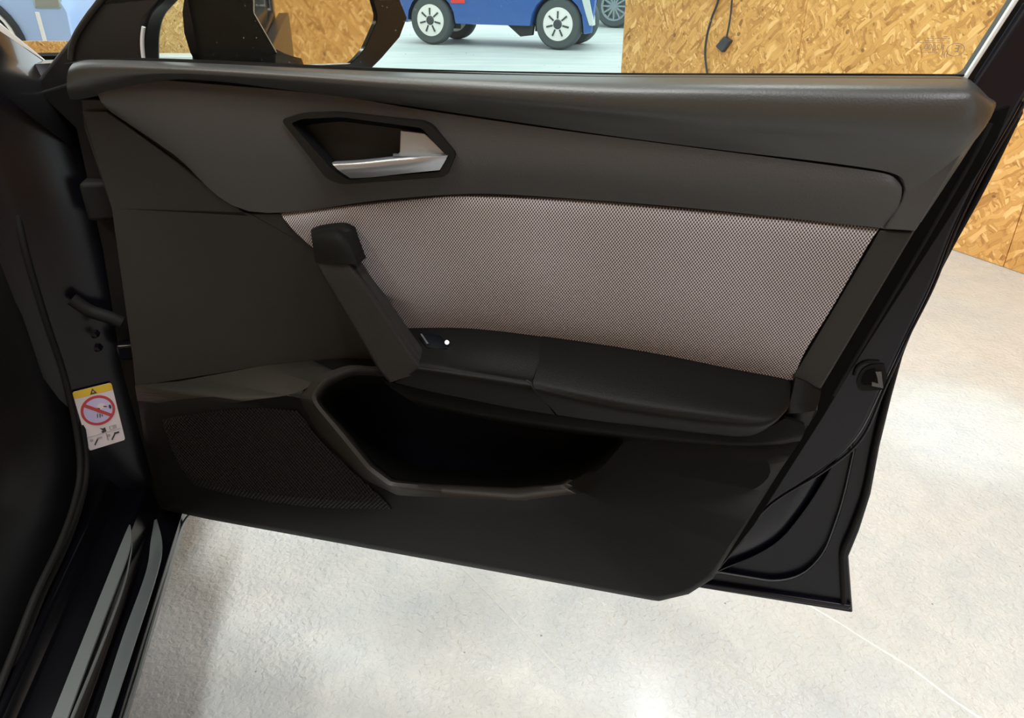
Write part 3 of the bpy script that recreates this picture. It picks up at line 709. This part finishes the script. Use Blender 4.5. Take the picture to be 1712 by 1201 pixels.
loft('armrest_pad', [
    [(908, 558, .0), (1000, 571, .0), (1100, 588, .0), (1220, 612, .0), (1306, 630, .0), (1323, 637, .0)],
    [(902, 600, .045), (1000, 618, .045), (1100, 636, .045), (1220, 655, .042), (1300, 664, .035), (1321, 656, .02)],
    [(893, 632, .072), (1000, 655, .074), (1100, 672, .074), (1215, 687, .072), (1294, 690, .062), (1320, 676, .04)],
    [(892, 645, .080), (1000, 671, .082), (1100, 688, .082), (1212, 702, .080), (1288, 704, .072), (1314, 688, .05)],
    [(899, 658, .082), (1000, 684, .083), (1100, 700, .083), (1205, 713, .081), (1276, 715, .074), (1304, 699, .053)],
    [(932, 694, .072), (1000, 704, .072), (1100, 716, .072), (1185, 726, .070), (1254, 729, .064), (1300, 705, .045)],
], M['armrest'], door, thick=.015, kc=6, kr=5, smooth=60, label='padded rear part of the armrest')
tube('armrest_gap', [DOOR.at(x, y, w) for x, y, w in ((880, 636, .0765), (886, 640, .0778), (892, 650, .079), (902, 660, .079))], .0009, mat('seam shade', (.004, .004, .004), .7), door)
loft('end_block', [[(1330, 632, .008), (1350, 640, .008), (1373, 652, .004)], [(1324, 660, .022), (1345, 668, .022), (1370, 670, .015)], [(1316, 689, .036), (1340, 688, .036), (1364, 685, .026)], [(1312, 694, .036), (1338, 694, .036), (1361, 691, .026)], [(1300, 712, .026), (1330, 714, .026), (1352, 712, .020)]],
     M['lower'], door, thick=.01, kc=3, kr=3, label='squared end block behind the armrest')

# window switch
sw = loft('window_switch', [[(700, 560, .022), (722, 561, .022), (742, 566, .022)], [(706, 570, .031), (726, 571, .031), (746, 574, .031)], [(714, 581, .040), (730, 583, .040), (748, 583, .040)]], M['cup'], door, thick=.004, kc=3, kr=3, label='black window switch in the console')
loft('switch_edge', [[(703, 559, .027), (713, 575, .036)], [(705, 559, .028), (716, 575, .037)]], M['silver'], door, thick=.001, kc=2, kr=1)
q = DOOR.at(747, 573, .036)
lathe('switch_lamp', [(0, -.0012), (.0022, -.0010), (.0026, 0), (.0026, .001), (0, .001)], M['led'], door, center=tuple(q), seg=16, label='small white lit icon')

# pull handle: dark cap and slanting grab bar
def bar(name, sts, m, th, **kw):
    rows = []
    for (lx, ly, rx, ry, w) in sts:
        def p(t, dw): return (lx + (rx - lx) * t, ly + (ry - ly) * t, w + dw)
        rows.append([p(0, -.008), p(.03, -.001), p(.08, 0), p(.45, 0), p(.74, .0), p(.80, -.001), p(.88, -.008), p(.95, -.014), p(1, -.020)])
    return loft(name, rows, m, door, thick=th, kc=3, kr=5, smooth=50, **kw)
bar('pull_handle', [(527, 438, 597, 443, .055), (540, 462, 613, 466, .058), (580, 529, 647, 512, .062), (612, 583, 677, 556, .066), (634, 620, 706, 596, .070), (652, 640, 722, 616, .072)], M['trim'], .010, label='slanting dark grab bar of the door')
loft('handle_cap', [
    [(520, 384, .018), (540, 381, .018), (562, 380, .018), (577, 387, .018)],
    [(520, 390, .040), (541, 387, .042), (564, 386, .042), (580, 392, .038)],
    [(522, 405, .050), (544, 404, .053), (568, 404, .053), (585, 408, .048)],
    [(527, 439, .056), (550, 440, .058), (574, 441, .058), (598, 443, .054)],
], mat('matt black cap', (.004, .004, .003), .7, grain=.4, spec=.15), door, thick=.022, kc=4, kr=4, smooth=55, label='black cap at the top of the grab bar')

# side mirror outside the glass
mg_n = DOOR.d * math.sin(math.radians(58)) - DOOR.n * math.cos(math.radians(58))      # mirror faces back along the car and towards the seat
MIR = Frame(0, (0, 0, 0)); MIR.d = np.array([-mg_n[1], mg_n[0], 0]); MIR.n = -mg_n; MIR.d = np.cross(MIR.n, [0, 0, 1.0])
mc = DOOR.world((DOOR.at(530, 60, -.20)))
MIR.o = np.array([mc[0], mc[1], 0]); MIR.rotz = math.atan2(MIR.d[1], MIR.d[0])
def mplate(name, P_, w, th, m, par, bevel, **kw):
    loops = [[(lambda q: (q.x, q.z))(MIR.at(x, y, w)) for x, y in P] for P in P_]
    o = prism(name, loops, -w, -w + th, m, None, bevel, **kw)
    # bring from the mirror frame into the door frame
    T = Matrix.LocRotScale(Vector(DOOR.local(MIR.o)), Matrix.Rotation(MIR.rotz - DOOR.rotz, 3, 'Z'), None)
    o.data.transform(T); o.parent = par; return o
def mring(name, rings, c, m, par, **kw):
    o = ringloft(name, rings, c, m, None, fr=MIR, **kw)
    T = Matrix.LocRotScale(Vector(DOOR.local(MIR.o)), Matrix.Rotation(MIR.rotz - DOOR.rotz, 3, 'Z'), None)
    o.data.transform(T); o.parent = par; return o
g_px = [(424, -40), (424, 20, 6), (476, 111), (587, 106, 8), (609, 82, 8), (632, 30, 12), (618, -20, 12), (600, -75, 12), (450, -85, 10)]
h_px = [(312, -30), (305, 20), (308, 55), (318, 88), (330, 108), (470, 122), (600, 121), (619, 116), (637, 98), (668, 62), (680, 30), (668, 0), (640, -100), (560, -125), (420, -125), (350, -100)]
h2 = [(380, -60), (372, 20), (378, 60), (400, 90), (470, 105), (600, 100), (640, 40), (620, -60), (560, -95), (440, -95)]
gx = rnd(g_px)
mir = mring('side_mirror', [[(x, y, .0) for x, y in grow(gx, 1.0, (530, 10))], [(x, y, .008) for x, y in grow(gx, 1.012, (530, 10))],
                            [(x, y, .004) for x, y in h_px], [(x, y, -.02) for x, y in grow(h_px, 1.0, (500, 10))], [(x, y, -.07) for x, y in grow(h2, 1.0, (500, 10))], [(x, y, -.085) for x, y in grow(h2, .6, (500, 10))]], (520, 10), M['mirror_paint'], door, N=120, cap=True, label='gloss black side mirror housing')
mplate('mirror_glass', [gx], .003, .004, M['mirror'], door, .0008, label='six-sided mirror glass')
tube('mirror_rim', [DOOR.local(MIR.world(MIR.at(x, y, .006))) for x, y in ((424, -40), (424, 22), (476, 112), (530, 109), (587, 107))], .0010, M['chrome'], door, k=1)
# mirror foot joining the door
loft('mirror_foot', [[(316, 40, -.16), (380, 45, -.16), (455, 60, -.16)], [(320, 75, -.14), (385, 80, -.14), (465, 92, -.14)], [(322, 112, -.11), (390, 116, -.11), (475, 120, -.11)], [(318, 150, -.10), (395, 150, -.10), (480, 150, -.10)]], M['mirror_paint'], door, thick=.05, kc=4, kr=4)

# ------------------------------------------------------------------ black car body beside the camera
def cv(b, a, z): return (b - CO.x, a - CO.y, z)
def extrude_y(name, prof, a0, a1, m, parent, bevel=0, **kw):
    n = len(prof); V = [cv(b, a0, z) for b, z in prof] + [cv(b, a1, z) for b, z in prof]
    F = [(i, (i + 1) % n, (i + 1) % n + n, i + n) for i in range(n)] + [tuple(range(n)), tuple(range(2 * n - 1, n - 1, -1))]
    return mk(name, V, F, m, parent, bevel=bevel, **kw)
SA0 = -.9
extrude_y('sill', [(-.450, .12), (-.405, .18), (-.368, .24), (-.349, .285), (-.350, .305), (-.358, .312), (-.384, .318), (-.390, .335), (-.394, .358), (-.418, .366), (-.428, .372), (-.436, .392), (-.462, .396), (-.470, .30), (-.52, .22), (-.52, .12)], SA0, 1.10, mat('gloss black sill paint', (.002, .002, .003), .16, spec=.22), car, bevel=.003, label='gloss black stepped sill')
# grey strips painting floor reflections on the two sill steps, tapering towards the pillar
def strip(pts_out, pts_in, z0, z1, nm='sill_reflection'):
    V = []; F = []
    for (p, q) in zip(catmull(pts_out, 6), catmull(pts_in, 6)):
        for (x, y), z in ((p, z0), (q, z1)):
            w = ground(x, y, z); l = CAR.local(w); V.append(Vector(cv(l.x, l.y, l.z)))
    n = len(V); V += [v - Vector((0, 0, .003)) for v in V]
    for i in range(0, n - 2, 2): F += [(i, i + 1, i + 3, i + 2), (i + n, i + 2 + n, i + 3 + n, i + 1 + n), (i, i + 2, i + 2 + n, i + n), (i + 1, i + 1 + n, i + 3 + n, i + 3)]
    return mk(nm, V, F, M['strip'], car, smooth=40)
strip([(112, 1201), (172, 1040), (206, 950), (219, 905), (218, 878)], [(86, 1201), (150, 1040), (182, 960), (202, 910), (216, 877)], .372, .374)
strip([(121, 1201), (168, 1085), (205, 985), (218, 930), (221, 908)], [(117, 1201), (165, 1085), (203, 985), (217, 930), (220.5, 908)], .365, .366)
strip([(184, 1201), (225, 1075), (262, 960), (271, 910), (262, 868)], [(161, 1201), (205, 1065), (243, 960), (252, 905), (258, 870)], .322, .324)
# outer sill edge near the hinge, its gloss highlight painted grey
tube('sill_edge_glint', [Vector(cv(*CAR.local(ground(x, y, .296)))) for x, y in ((209, 1203), (250, 1060), (285, 935), (303, 880), (318, 858))], .0016, M['strip'], car)

# hinge pillar: faces rear and outwards, label sits on it
PA = math.radians(58.5)
pl_c = CAR.world((-.39, 1.035, 0))
PIL = Frame(PA, pl_c)
def pil_to_car(o):
    T = Matrix.LocRotScale(Vector(cv(-.39, 1.035, 0)), Matrix.Rotation(PIL.rotz - CAR.rotz, 3, 'Z'), None); o.data.transform(T)
prof = [(-.475, 1.0), (-.462, 1.004), (-.445, 1.0135), (-.43, 1.0195), (-.345, 1.052), (-.325, 1.075), (-.32, 1.12), (-.33, 1.30), (-.50, 1.30), (-.50, 1.02)]
zs = [.12, .30, .38, .50, .70, .82, .93, .98]
V = []; F = []; n = len(prof)
for k, z in enumerate(zs):
    f = [(-.13, 0), (-.035, 0), (0, 0), (0, 0), (0, 0), (-.004, .004), (-.012, .01), (-.03, .03)][k]
    for b, a in prof: V.append(cv(b + f[0], (a if k < 5 else min(a, 1.085)) + f[1], z))
for k in range(len(zs) - 1):
    for i in range(n):
        j = (i + 1) % n; F.append((k * n + i, k * n + j, (k + 1) * n + j, (k + 1) * n + i))
F += [tuple(range(n)), tuple((len(zs) - 1) * n + i for i in range(n))]
mk('hinge_pillar', V, F, M['jamb'], car, smooth=50, label='gloss black pillar carrying the door hinges')
# upper windscreen pillar sweeping up and back
def capx(x, y, a):       # pixel on plane of constant forward distance a
    r = ray(x, y); t = a / (r @ CAR.n); return CAR.local(CAMP + r * t)
p_top = [capx(78, 106, 1.12), capx(100, 150, 1.10), capx(140, 215, 1.07), capx(100, 230, 1.03), capx(45, 190, 1.02)]
p_up = [capx(0, 52, 1.02), capx(0, 85, 1.00), capx(-10, 120, .97), capx(-30, 130, .95), capx(-35, 120, .96)]
V = []; F = []
for st in (-.12, 0, .33, .66, 1.0, 3.0, 6.0, 9.0):
    for a, b in zip(p_top, p_up):
        q = a + (b - a) * st + Vector((-.004, 0, .012)) * max(st - 1, 0); V.append(cv(q.x, q.y, q.z))
for k in range(7):
    for i in range(5):
        j = (i + 1) % 5; F.append((k * 5 + i, k * 5 + j, (k + 1) * 5 + j, (k + 1) * 5 + i))
F += [(0, 1, 2, 3, 4), (35, 36, 37, 38, 39)]
mk('windscreen_pillar', V, F, mat('pillar paint', (.006, .006, .007), .28, spec=.9, coat=.5), car, smooth=60, bevel=0, label='gloss black windscreen pillar')
V = []
wp0, wp1 = [capx(78, 104, 1.125), capx(66, 105, 1.13)], [capx(0, 52, 1.025), capx(0, 40, 1.03)]
for st in (0, 1, 4, 8):
    for a, b in zip(wp0, wp1):
        q = a + (b - a) * st; V.append(cv(q.x, q.y, q.z)); V.append(cv(q.x - .004, q.y + .012, q.z))
F = []
for k in range(3):
    o_ = k * 4
    F += [(o_, o_ + 2, o_ + 6, o_ + 4), (o_ + 1, o_ + 5, o_ + 7, o_ + 3), (o_, o_ + 4, o_ + 5, o_ + 1), (o_ + 2, o_ + 3, o_ + 7, o_ + 6)]
F += [(0, 1, 3, 2), (12, 14, 15, 13)]
mk('windscreen_trim', V, F, M['chrome'], car, label='bright strip along the windscreen edge')

# body weatherstrip around the opening
def cbx(x, y, b):
    r = ray(x, y); t = (b) / (r @ CAR.d); l = CAR.local(CAMP + r * t); return Vector(cv(l.x, l.y, l.z))
for dx, rad in ((0, .0045), (11, .004)):
    tube('body_seal', [cbx(x + dx, y, -.447) for x, y in ((-60, 60), (-12, 150), (12, 260), (38, 400), (75, 530), (108, 630), (128, 720), (134, 790), (122, 850), (98, 915), (60, 995), (25, 1085), (-5, 1160), (-60, 1300))], rad, M['rubber'], car)
# dark inside trim left of the seal
V = [cbx(x, y, -.456) for x, y in ((-40, 60), (0, 200), (35, 400), (72, 530), (105, 630), (125, 720), (131, 790), (119, 850), (95, 915), (57, 995), (22, 1085), (-8, 1160), (-60, 1300))]
V2 = [v + Vector((-.03 - .0 * i, -.03, .02)) for i, v in enumerate(V)]; V3 = [v + Vector((-.14, .02, -.02)) for v in V2]
n = len(V); F = []
for i in range(n - 1): F += [(i, i + 1, i + 1 + n, i + n), (i + n, i + 1 + n, i + 1 + 2 * n, i + 2 * n)]
kick = mk('kick_panel', V + V2 + V3, F, mat('dark interior trim', (.003, .003, .0035), .6, grain=.3, spec=.08), car, smooth=60, label='dark inner trim of the footwell')
sd = kick.modifiers.new('solid', 'SOLIDIFY'); sd.thickness = .004
box('floor_pan', cv(-1.2, SA0, .17), cv(-.50, 1.5, .20), M['carpet'], car)
box('bulkhead', cv(-1.2, 1.45, .20), cv(-.50, 1.50, .95), M['carpet'], car)
box('dashboard', cv(-1.2, 1.02, .62), cv(-.60, 1.45, .93), M['dark'], car, bevel=.03)
# front wing going forward from the pillar
extrude_y('front_wing', [(-.44, .17), (-.39, .40), (-.365, .58), (-.37, .62), (-.42, .66), (-.50, .66), (-.50, .17)], 1.30, 2.2, M['paint'], car, bevel=.012, label='gloss black front wing')
# hinges and check strap between pillar and door
for z0, nm in ((.80, 'hinge'), (.44, 'hinge')):
    box(nm, cv(-.36, 1.0, z0), cv(-.30, 1.05, z0 + .05), M['rubber'], car, bevel=.006)
box('check_strap', cv(-.37, 1.0, .60), cv(-.31, 1.02, .625), M['jamb'], car, bevel=.004)
for (x, y) in ((185, 228), (160, 557), (165, 580)):
    l = capx(x, y, 1.0)
    lathe('bolt', [(0, -.010), (.004, -.009), (.005, -.004), (.006, 0), (0, 0)], M['jamb'], car, center=cv(l.x, l.y, l.z), seg=6, smooth=10)
# wiring gaiter near the hinge
tube('wiring_gaiter', [capx(x, y, 1.01) + Vector((-CO.x, -CO.y, 0)) for x, y in ((120, 500), (150, 520), (180, 530), (205, 540))], .009, M['rubber'], car)

# warning sticker (flat label)
def lab_pt(u, v, dw):    # u 0..1 along the width, v 0..1 downwards; corners traced on the pillar plane
    tl, tr, br, bl = [PIL.at(x, y, dw) for x, y in ((120.5, 656), (186, 640), (209.5, 735.5), (149.5, 754))]
    q = tl * (1 - u) * (1 - v) + tr * u * (1 - v) + br * u * v + bl * (1 - u) * v
    return q
def lab_prism(name, loops, dw, m, par, th=.0006, **kw):
    L = [[(lambda q: (q.x, q.z))(lab_pt(u, v, .004)) for u, v in lp] for lp in loops]
    o = prism(name, L, -.004 - dw, -.004 - dw + th, m, None, 0, **kw); pil_to_car(o); o.parent = par; return o
def circ(cu, cvv, ru, rv, n=32, a0=0): return [(cu + ru * math.cos(a0 + i / n * 2 * PI), cvv + rv * math.sin(a0 + i / n * 2 * PI)) for i in range(n)]
def bar2(u0, v0, u1, v1, h):
    du, dv = (u1 - u0), (v1 - v0) * 1.45; L = math.hypot(du, dv); nu, nv = -dv / L * h, du / L * h / 1.45
    return [(u0 + nu, v0 + nv), (u1 + nu, v1 + nv), (u1 - nu, v1 - nv), (u0 - nu, v0 - nv)]
def rbox(u0, v0, u1, v1, r): return rnd([(u0, v0, r), (u1, v0, r), (u1, v1, r), (u0, v1, r)], n=4)
lb = lab_prism('warning_sticker', [rbox(0, 0, 1, 1, .05)], .0002, M['white'], car, th=.0008, label='white warning sticker with yellow band and red prohibition ring')
lab_prism('yellow_band', [[(.03, .0), (.97, 0), (1, .03), (1, .115), (0, .115), (0, .03)]], .0006, M['yellow'], lb)
lab_prism('warning_triangle', [[(.5, .015), (.59, .105), (.41, .105)], [(.5, .045), (.535, .085), (.465, .085)]], .0009, M['ink'], lb)
lab_prism('sign_face', [circ(.5, .385, .40, .215)], .0006, M['lilac'], lb)
lab_prism('prohibition_ring', [circ(.5, .385, .445, .245), circ(.5, .385, .375, .205)], .0009, M['red'], lb)
lab_prism('airbag_pictogram', [circ(.60, .33, .11, .045, 14)], .0008, M['white'], lb)
lab_prism('seat_pictogram', [[(.42, .34), (.50, .33), (.56, .40), (.60, .47), (.54, .49), (.47, .42)]], .0009, M['greyink'], lb)
lab_prism('driver_pictogram', [circ(.52, .37, .04, .025, 10)], .0011, M['ink'], lb)
lab_prism('child_pictogram', [circ(.82, .375, .035, .035, 10)], .0011, M['ink'], lb)
for (a, b, c_, d_, h) in ((.30, .31, .38, .32, .012), (.66, .34, .74, .36, .012), (.46, .44, .44, .50, .012), (.52, .45, .50, .51, .012), (.56, .47, .58, .50, .010)):
    lab_prism('pictogram_line', [bar2(a, b, c_, d_, h)], .0010, M['ink'], lb)
lab_prism('prohibition_bar', [bar2(.20, .25, .80, .52, .038)], .0012, M['red'], lb)
# reading person, open book and two seat pictograms below the ring
lab_prism('reader_pictogram', [[(.42, .68), (.50, .70), (.56, .69), (.57, .76), (.45, .77), (.44, .74), (.49, .735)]], .0009, M['ink'], lb)
lab_prism('book_pictogram', [rbox(.66, .69, .86, .755, .01), rbox(.685, .70, .755, .745, .005)], .0009, M['greyink'], lb)
lab_prism('divider_line', [bar2(.55, .79, .55, .92, .006)], .0009, M['ink'], lb)
lab_prism('divider_line', [bar2(.06, .775, .94, .775, .003)], .0009, M['greyink'], lb)
for dx in (0, .47):
    lab_prism('seat_pictogram', [bar2(.18 + dx, .93, .30 + dx, .84, .018)], .0009, M['ink'], lb)
    lab_prism('seat_pictogram', [bar2(.28 + dx, .835, .42 + dx, .835, .02)], .0009, M['greyink' if dx == 0 else 'ink'], lb)
    lab_prism('airbag_pictogram', [circ(.13 + dx, .84, .05, .025, 10)], .0009, M['greyink'], lb)

# ------------------------------------------------------------------ hanging cable with plug on the strand board wall
WR = Frame(wall_ang, A0)
def onwall(x, y, w=.02): return WR.at(x, y, w)
sgn = 1 if WR.at(1200, 60, 0).y == 0 else 1
cb = empty('hanging_cable', 'black cable looped down the strand board wall with a square plug', 'cable', tuple(WR.world(onwall(1195, 60, 0))), WR.rotz)
co = Vector(onwall(1195, 60, 0))
def side(x, y, w=.02):
    # wall face that the camera sees is local y = 0 with the room on the camera side
    v = WR.at(x, y, 0); cside = WR.local(CAMP).y; v.y = (w + .018) if cside > 0 else -w; return v - co
tube('cord', [side(x, y, .012) for x, y in ((1218, -120), (1214, -40), (1208, 0), (1197, 30), (1189, 60), (1186, 90), (1190, 125), (1200, 170))], .006, M['cable'], cb)
tube('cord', [side(x, y, .012) for x, y in ((1240, -120), (1234, -40), (1231, 0), (1228, 30), (1222, 62))], .0045, M['cable'], cb)
pc = [side(x, y, .01) for x, y in ((1204.5, 77), (1219, 60), (1230, 68), (1216, 87.5))]
sg = math.copysign(1, WR.local(CAMP).y)
n = len(pc); V = [Vector((p.x, sg * .005, p.z)) for p in pc] + [Vector((p.x, sg * .04, p.z)) for p in pc]
mk('plug', V, [tuple(range(n)), tuple(range(2 * n - 1, n - 1, -1))] + [(i, (i + 1) % n, (i + 1) % n + n, i + n) for i in range(n)], M['cable'], cb, bevel=.006, label='dark square plug block')

# ------------------------------------------------------------------ cars outside
def wheel(par, x, y, R, wdt, style, name='wheel'):
    w = lathe(name, [(R * .62, -wdt / 2 + .01), (R * .66, -wdt / 2), (R * .90, -wdt / 2), (R * .97, -wdt / 2 + .02), (R, -wdt / 2 + .045), (R, wdt / 2 - .045), (R * .97, wdt / 2 - .02), (R * .9, wdt / 2), (R * .6, wdt / 2)], M['tyre'], par, center=(x, y, R), seg=40)
    if style == 'cover':
        rim = lathe('wheel_cover', [(0, -wdt / 2 - .004), (R * .30, -wdt / 2 - .006), (R * .58, -wdt / 2 + .004), (R * .65, -wdt / 2 + .004), (R * .67, -wdt / 2 + .02), (0, -wdt / 2 + .02)], M['wheelwhite'], w, center=(x, y, R))
        slots = M['hub']
        V = []; F = []
        for i in range(7):
            a = i / 7 * 2 * PI + PI / 2
            c_, s_ = math.cos(a), math.sin(a); k = len(V)
            for (r, t) in ((R * .22, .010), (R * .50, .010), (R * .50, -.010), (R * .22, -.010)):
                for dy in (-.012, .0):
                    V.append((x + c_ * r - s_ * t, y - wdt / 2 + dy, R + s_ * r + c_ * t))
            F += [(k, k + 2, k + 4, k + 6), (k + 1, k + 7, k + 5, k + 3)] + [(k + 2 * j, k + 2 * j + 1, k + (2 * j + 3) % 8, k + (2 * j + 2) % 8) for j in range(4)]
        mk('cover_slots', V, F, slots, w)
        lathe('hub_cap', [(0, -wdt / 2 - .022), (R * .14, -wdt / 2 - .020), (R * .18, -wdt / 2 - .010), (R * .2, -wdt / 2 + .0), (0, -wdt / 2)], M['hub'], w, center=(x, y, R), seg=24)
    else:
        lathe('rim', [(R * .60, -wdt / 2 + .0), (R * .68, -wdt / 2 - .002), (R * .70, -wdt / 2 + .012), (R * .60, -wdt / 2 + .03), (R * .56, .02), (0, .02)], M['wheelgrey'], w, center=(x, y, R))
        V = []; F = []
        for i in range(12):
            a = i / 12 * 2 * PI; c_, s_ = math.cos(a), math.sin(a); k = len(V)
            for (r, t) in ((R * .12, .016), (R * .62, .012), (R * .62, -.012), (R * .12, -.016)):
                for dy in (.0, .02): V.append((x + c_ * r - s_ * t, y - wdt / 2 + dy, R + s_ * r + c_ * t))
            F += [(k, k + 2, k + 4, k + 6), (k + 1, k + 7, k + 5, k + 3)] + [(k + 2 * j, k + 2 * j + 1, k + (2 * j + 3) % 8, k + (2 * j + 2) % 8) for j in range(4)]
        mk('spokes', V, F, M['wheelgrey'], w)
        lathe('hub_cap', [(0, -wdt / 2 - .004), (R * .13, -wdt / 2 - .002), (R * .15, -wdt / 2 + .01), (0, -wdt / 2 + .01)], M['wheelgrey'], w, center=(x, y, R), seg=20)
    return w
def car_body(par, side_pts, width, m, taper=None, name='body'):
    """side outline in XZ extruded across Y (0 = near side), with rounded shoulders"""
    n = len(side_pts); V = []; F = []
    zmax = max(p[1] for p in side_pts)
    secs = [(.0, .0), (.03, .03), (width - .03, .03), (width, .0)]
    ys = [0.03, 0.0, width, width - .03]; ins_ = [.02, .0, .0, .02]
    cx = sum(p[0] for p in side_pts) / n; cz = sum(p[1] for p in side_pts) / n
    for y, s in zip([0.0, .03, width - .03, width], [.03, .0, .0, .03]):
        for x, z in side_pts:
            tum = max(0, z - .85) * .28        # cabin leans inwards
            yy = y + (tum if y < width / 2 else -tum)
            if taper and x > taper: x = taper + (x - taper) * (1 - .95 * y / width)
            V.append((x + (cx - x) * s * .6, yy, z + (cz - z) * s * .6))
    for k in range(3):
        for i in range(n):
            j = (i + 1) % n; F.append((k * n + i, k * n + j, (k + 1) * n + j, (k + 1) * n + i))
    tr = tessellate_polygon([[Vector((p[0], p[1], 0)) for p in side_pts]])
    for k in (0, 3):
        for t in tr: F.append(tuple(k * n + i for i in t))
    return mk(name, V, F, m, par, smooth=35)
def arch(cx, R, z0, n=9):
    a0 = math.asin(min((R * .95 * 0 + (z0 - .3)) / R, 1)) if False else 0
    out = []
    for i in range(n + 1):
        a = PI - i / n * PI
        out.append((cx + R * math.cos(a), max(z0, .29 + R * math.sin(a))))
    return out

fw_ = empty('front_wheel', None, None, (0, 0, 0), PI / 2); fw_.parent = car
wheel(fw_, 1.55, .15, .31, .19, 'alloy', name='tyre')
# small blue car
w1 = ground(721, 75); w2 = ground(931, 84)
dv = w2 - w1; WB = np.linalg.norm(dv); dv /= WB
ang = math.atan2(dv[1], dv[0])
R1 = .305
bc = empty('small_car', 'small blue car with white wheel covers parked in the yard', 'car', (w1[0], w1[1], 0), ang)
bz = .27
side_pts = [(-.55, .30), (-.58, .60), (-.55, .95), (-.45, 1.45), (.1, 1.6), (1.2, 1.58), (1.75, 1.35), (2.15, .98), (WB + .36, .85), (WB + .50, .60), (WB + .46, .22), (WB + .37, .20)] + arch(WB, .36, bz)[::-1] + [(WB - .37, bz)] + [(.37, bz)] + arch(0, .36, bz)[::-1] + [(-.37, bz)]
car_body(bc, side_pts, 1.05, M['bluecar'], taper=WB + .1)
for x in (0, WB):
    wheel(bc, x, .09, R1, .17, 'cover')
    wheel(bc, x, .86, R1, .17, 'cover')
    box('arch_liner', (x - .36, .17, .2), (x + .36, .2, .66), M['arch'], bc)
box('reflector', (.32, -.012, .52), (.52, .01, .565), M['redlens'], bc, bevel=.004, label='red side reflector')
mk('mud_flap', [(WB - .72, .05, bz + .02), (WB - .34, .05, bz + .02), (WB - .36, .05, .16), (WB - .52, .05, .14), (WB - .72, .12, bz + .02), (WB - .34, .12, bz + .02), (WB - .36, .12, .16), (WB - .52, .12, .14)],
   [(0, 1, 2, 3), (7, 6, 5, 4), (0, 4, 5, 1), (1, 5, 6, 2), (2, 6, 7, 3), (3, 7, 4, 0)], M['arch'], bc)
box('headlamp', (WB + .30, -.01, .62), (WB + .42, .12, .76), M['wheelwhite'], bc, bevel=.02)
prism('front_corner', [[(WB + .30, .62), (WB + .40, .62), (WB + .46, .40), (WB + .47, .30), (WB + .42, .30), (WB + .36, .45)]], -.02, .10, M['palecar'], bc, bevel=.01, label='pale front bumper corner')
prism('side_window', [[(-.30, 1.0), (-.25, 1.38), (.15, 1.48), (1.15, 1.46), (1.60, 1.27), (1.85, 1.0)]], .055, .10, M['darkglass'], bc, bevel=.01)

# pale car at the right with alloy wheel
w3 = ground(1024, 47)
pc_ = empty('estate_car', 'pale silver car with many-spoked grey alloy wheel behind the small blue car', 'car', (w3[0], w3[1], 0), math.radians(-24))
car_body(pc_, [(-.85, .30), (-.95, .55), (-.9, .85), (-.5, .95), (0.2, 1.05), (.8, 1.45), (2.2, 1.5), (3.2, 1.1), (3.5, .8), (3.45, .3)] + [(2.65 + .40, .25)] + arch(2.65, .40, .25)[::-1] + [(2.25, .25), (.42, .25)] + arch(0, .40, .25)[::-1] + [(-.42, .25)], 1.75, M['palecar'])
for x in (0, 2.65):
    wheel(pc_, x, .12, .33, .2, 'alloy'); wheel(pc_, x, 1.6, .33, .2, 'alloy')
    box('arch_liner', (x - .38, .24, .2), (x + .38, .27, .7), M['arch'], pc_)
box('headlamp', (-.93, -.01, .60), (-.6, .2, .76), M['wheelwhite'], pc_, bevel=.03)
prism('side_window', [[(.35, 1.0), (.85, 1.36), (2.1, 1.4), (2.9, 1.1)]], .05, .1, M['darkglass'], pc_, bevel=.01)

# light blue car at the far left, partly behind an added low board
lb_o = np.array([-5.25, 7.95, 0])
lc = empty('light_blue_car', 'light blue car behind the added low strand board at the far left', 'car', tuple(lb_o), 0)
car_body(lc, [(-1.4, .25), (-1.4, .8), (-1.0, .95), (.6, 1.0), (.85, .9), (.98, .6), (.96, .28), (.47, .25)] + arch(0, .46, .25)[::-1] + [(-.47, .25)], 1.2, M['lightblue'])
wheel(lc, 0, .10, .34, .2, 'alloy')
box('arch_liner', (-.44, .24, .2), (.44, .28, .78), M['arch'], lc)
tube('arch_trim', [(math.cos(a) * .47, -.01, .29 + math.sin(a) * .47) for a in [i / 16 * PI for i in range(17)]], .035, M['arch'], lc, k=1)
tube('arch_edge', [(math.cos(a) * .42, -.01, .29 + math.sin(a) * .42) for a in [i / 16 * PI for i in range(17)]], .022, M['wheelwhite'], lc, k=1)
box('door_edge', (.66, -.008, .30), (.70, .02, .60), M['wheelwhite'], lc, bevel=.004)
box('bumper', (.46, -.03, .24), (.99, .4, .31), M['wheelwhite'], lc, bevel=.02)
box('headlamp', (.66, -.012, .62), (.93, .3, .80), M['wheelgrey'], lc, bevel=.03)
lo = osb_wall('reflection_board', np.array([-6.5, 7.2, 0]), np.array([1.0, -.03, 0]) / math.hypot(1, .03), 0, 2.75, .42, 1.25, M['osb'], [1.25], label='low strand board added for the orange reflection below the light blue car')  # added board in place of an orange reflection on the bonnet
del lo['kind']; lo['category'] = 'stand-in board'
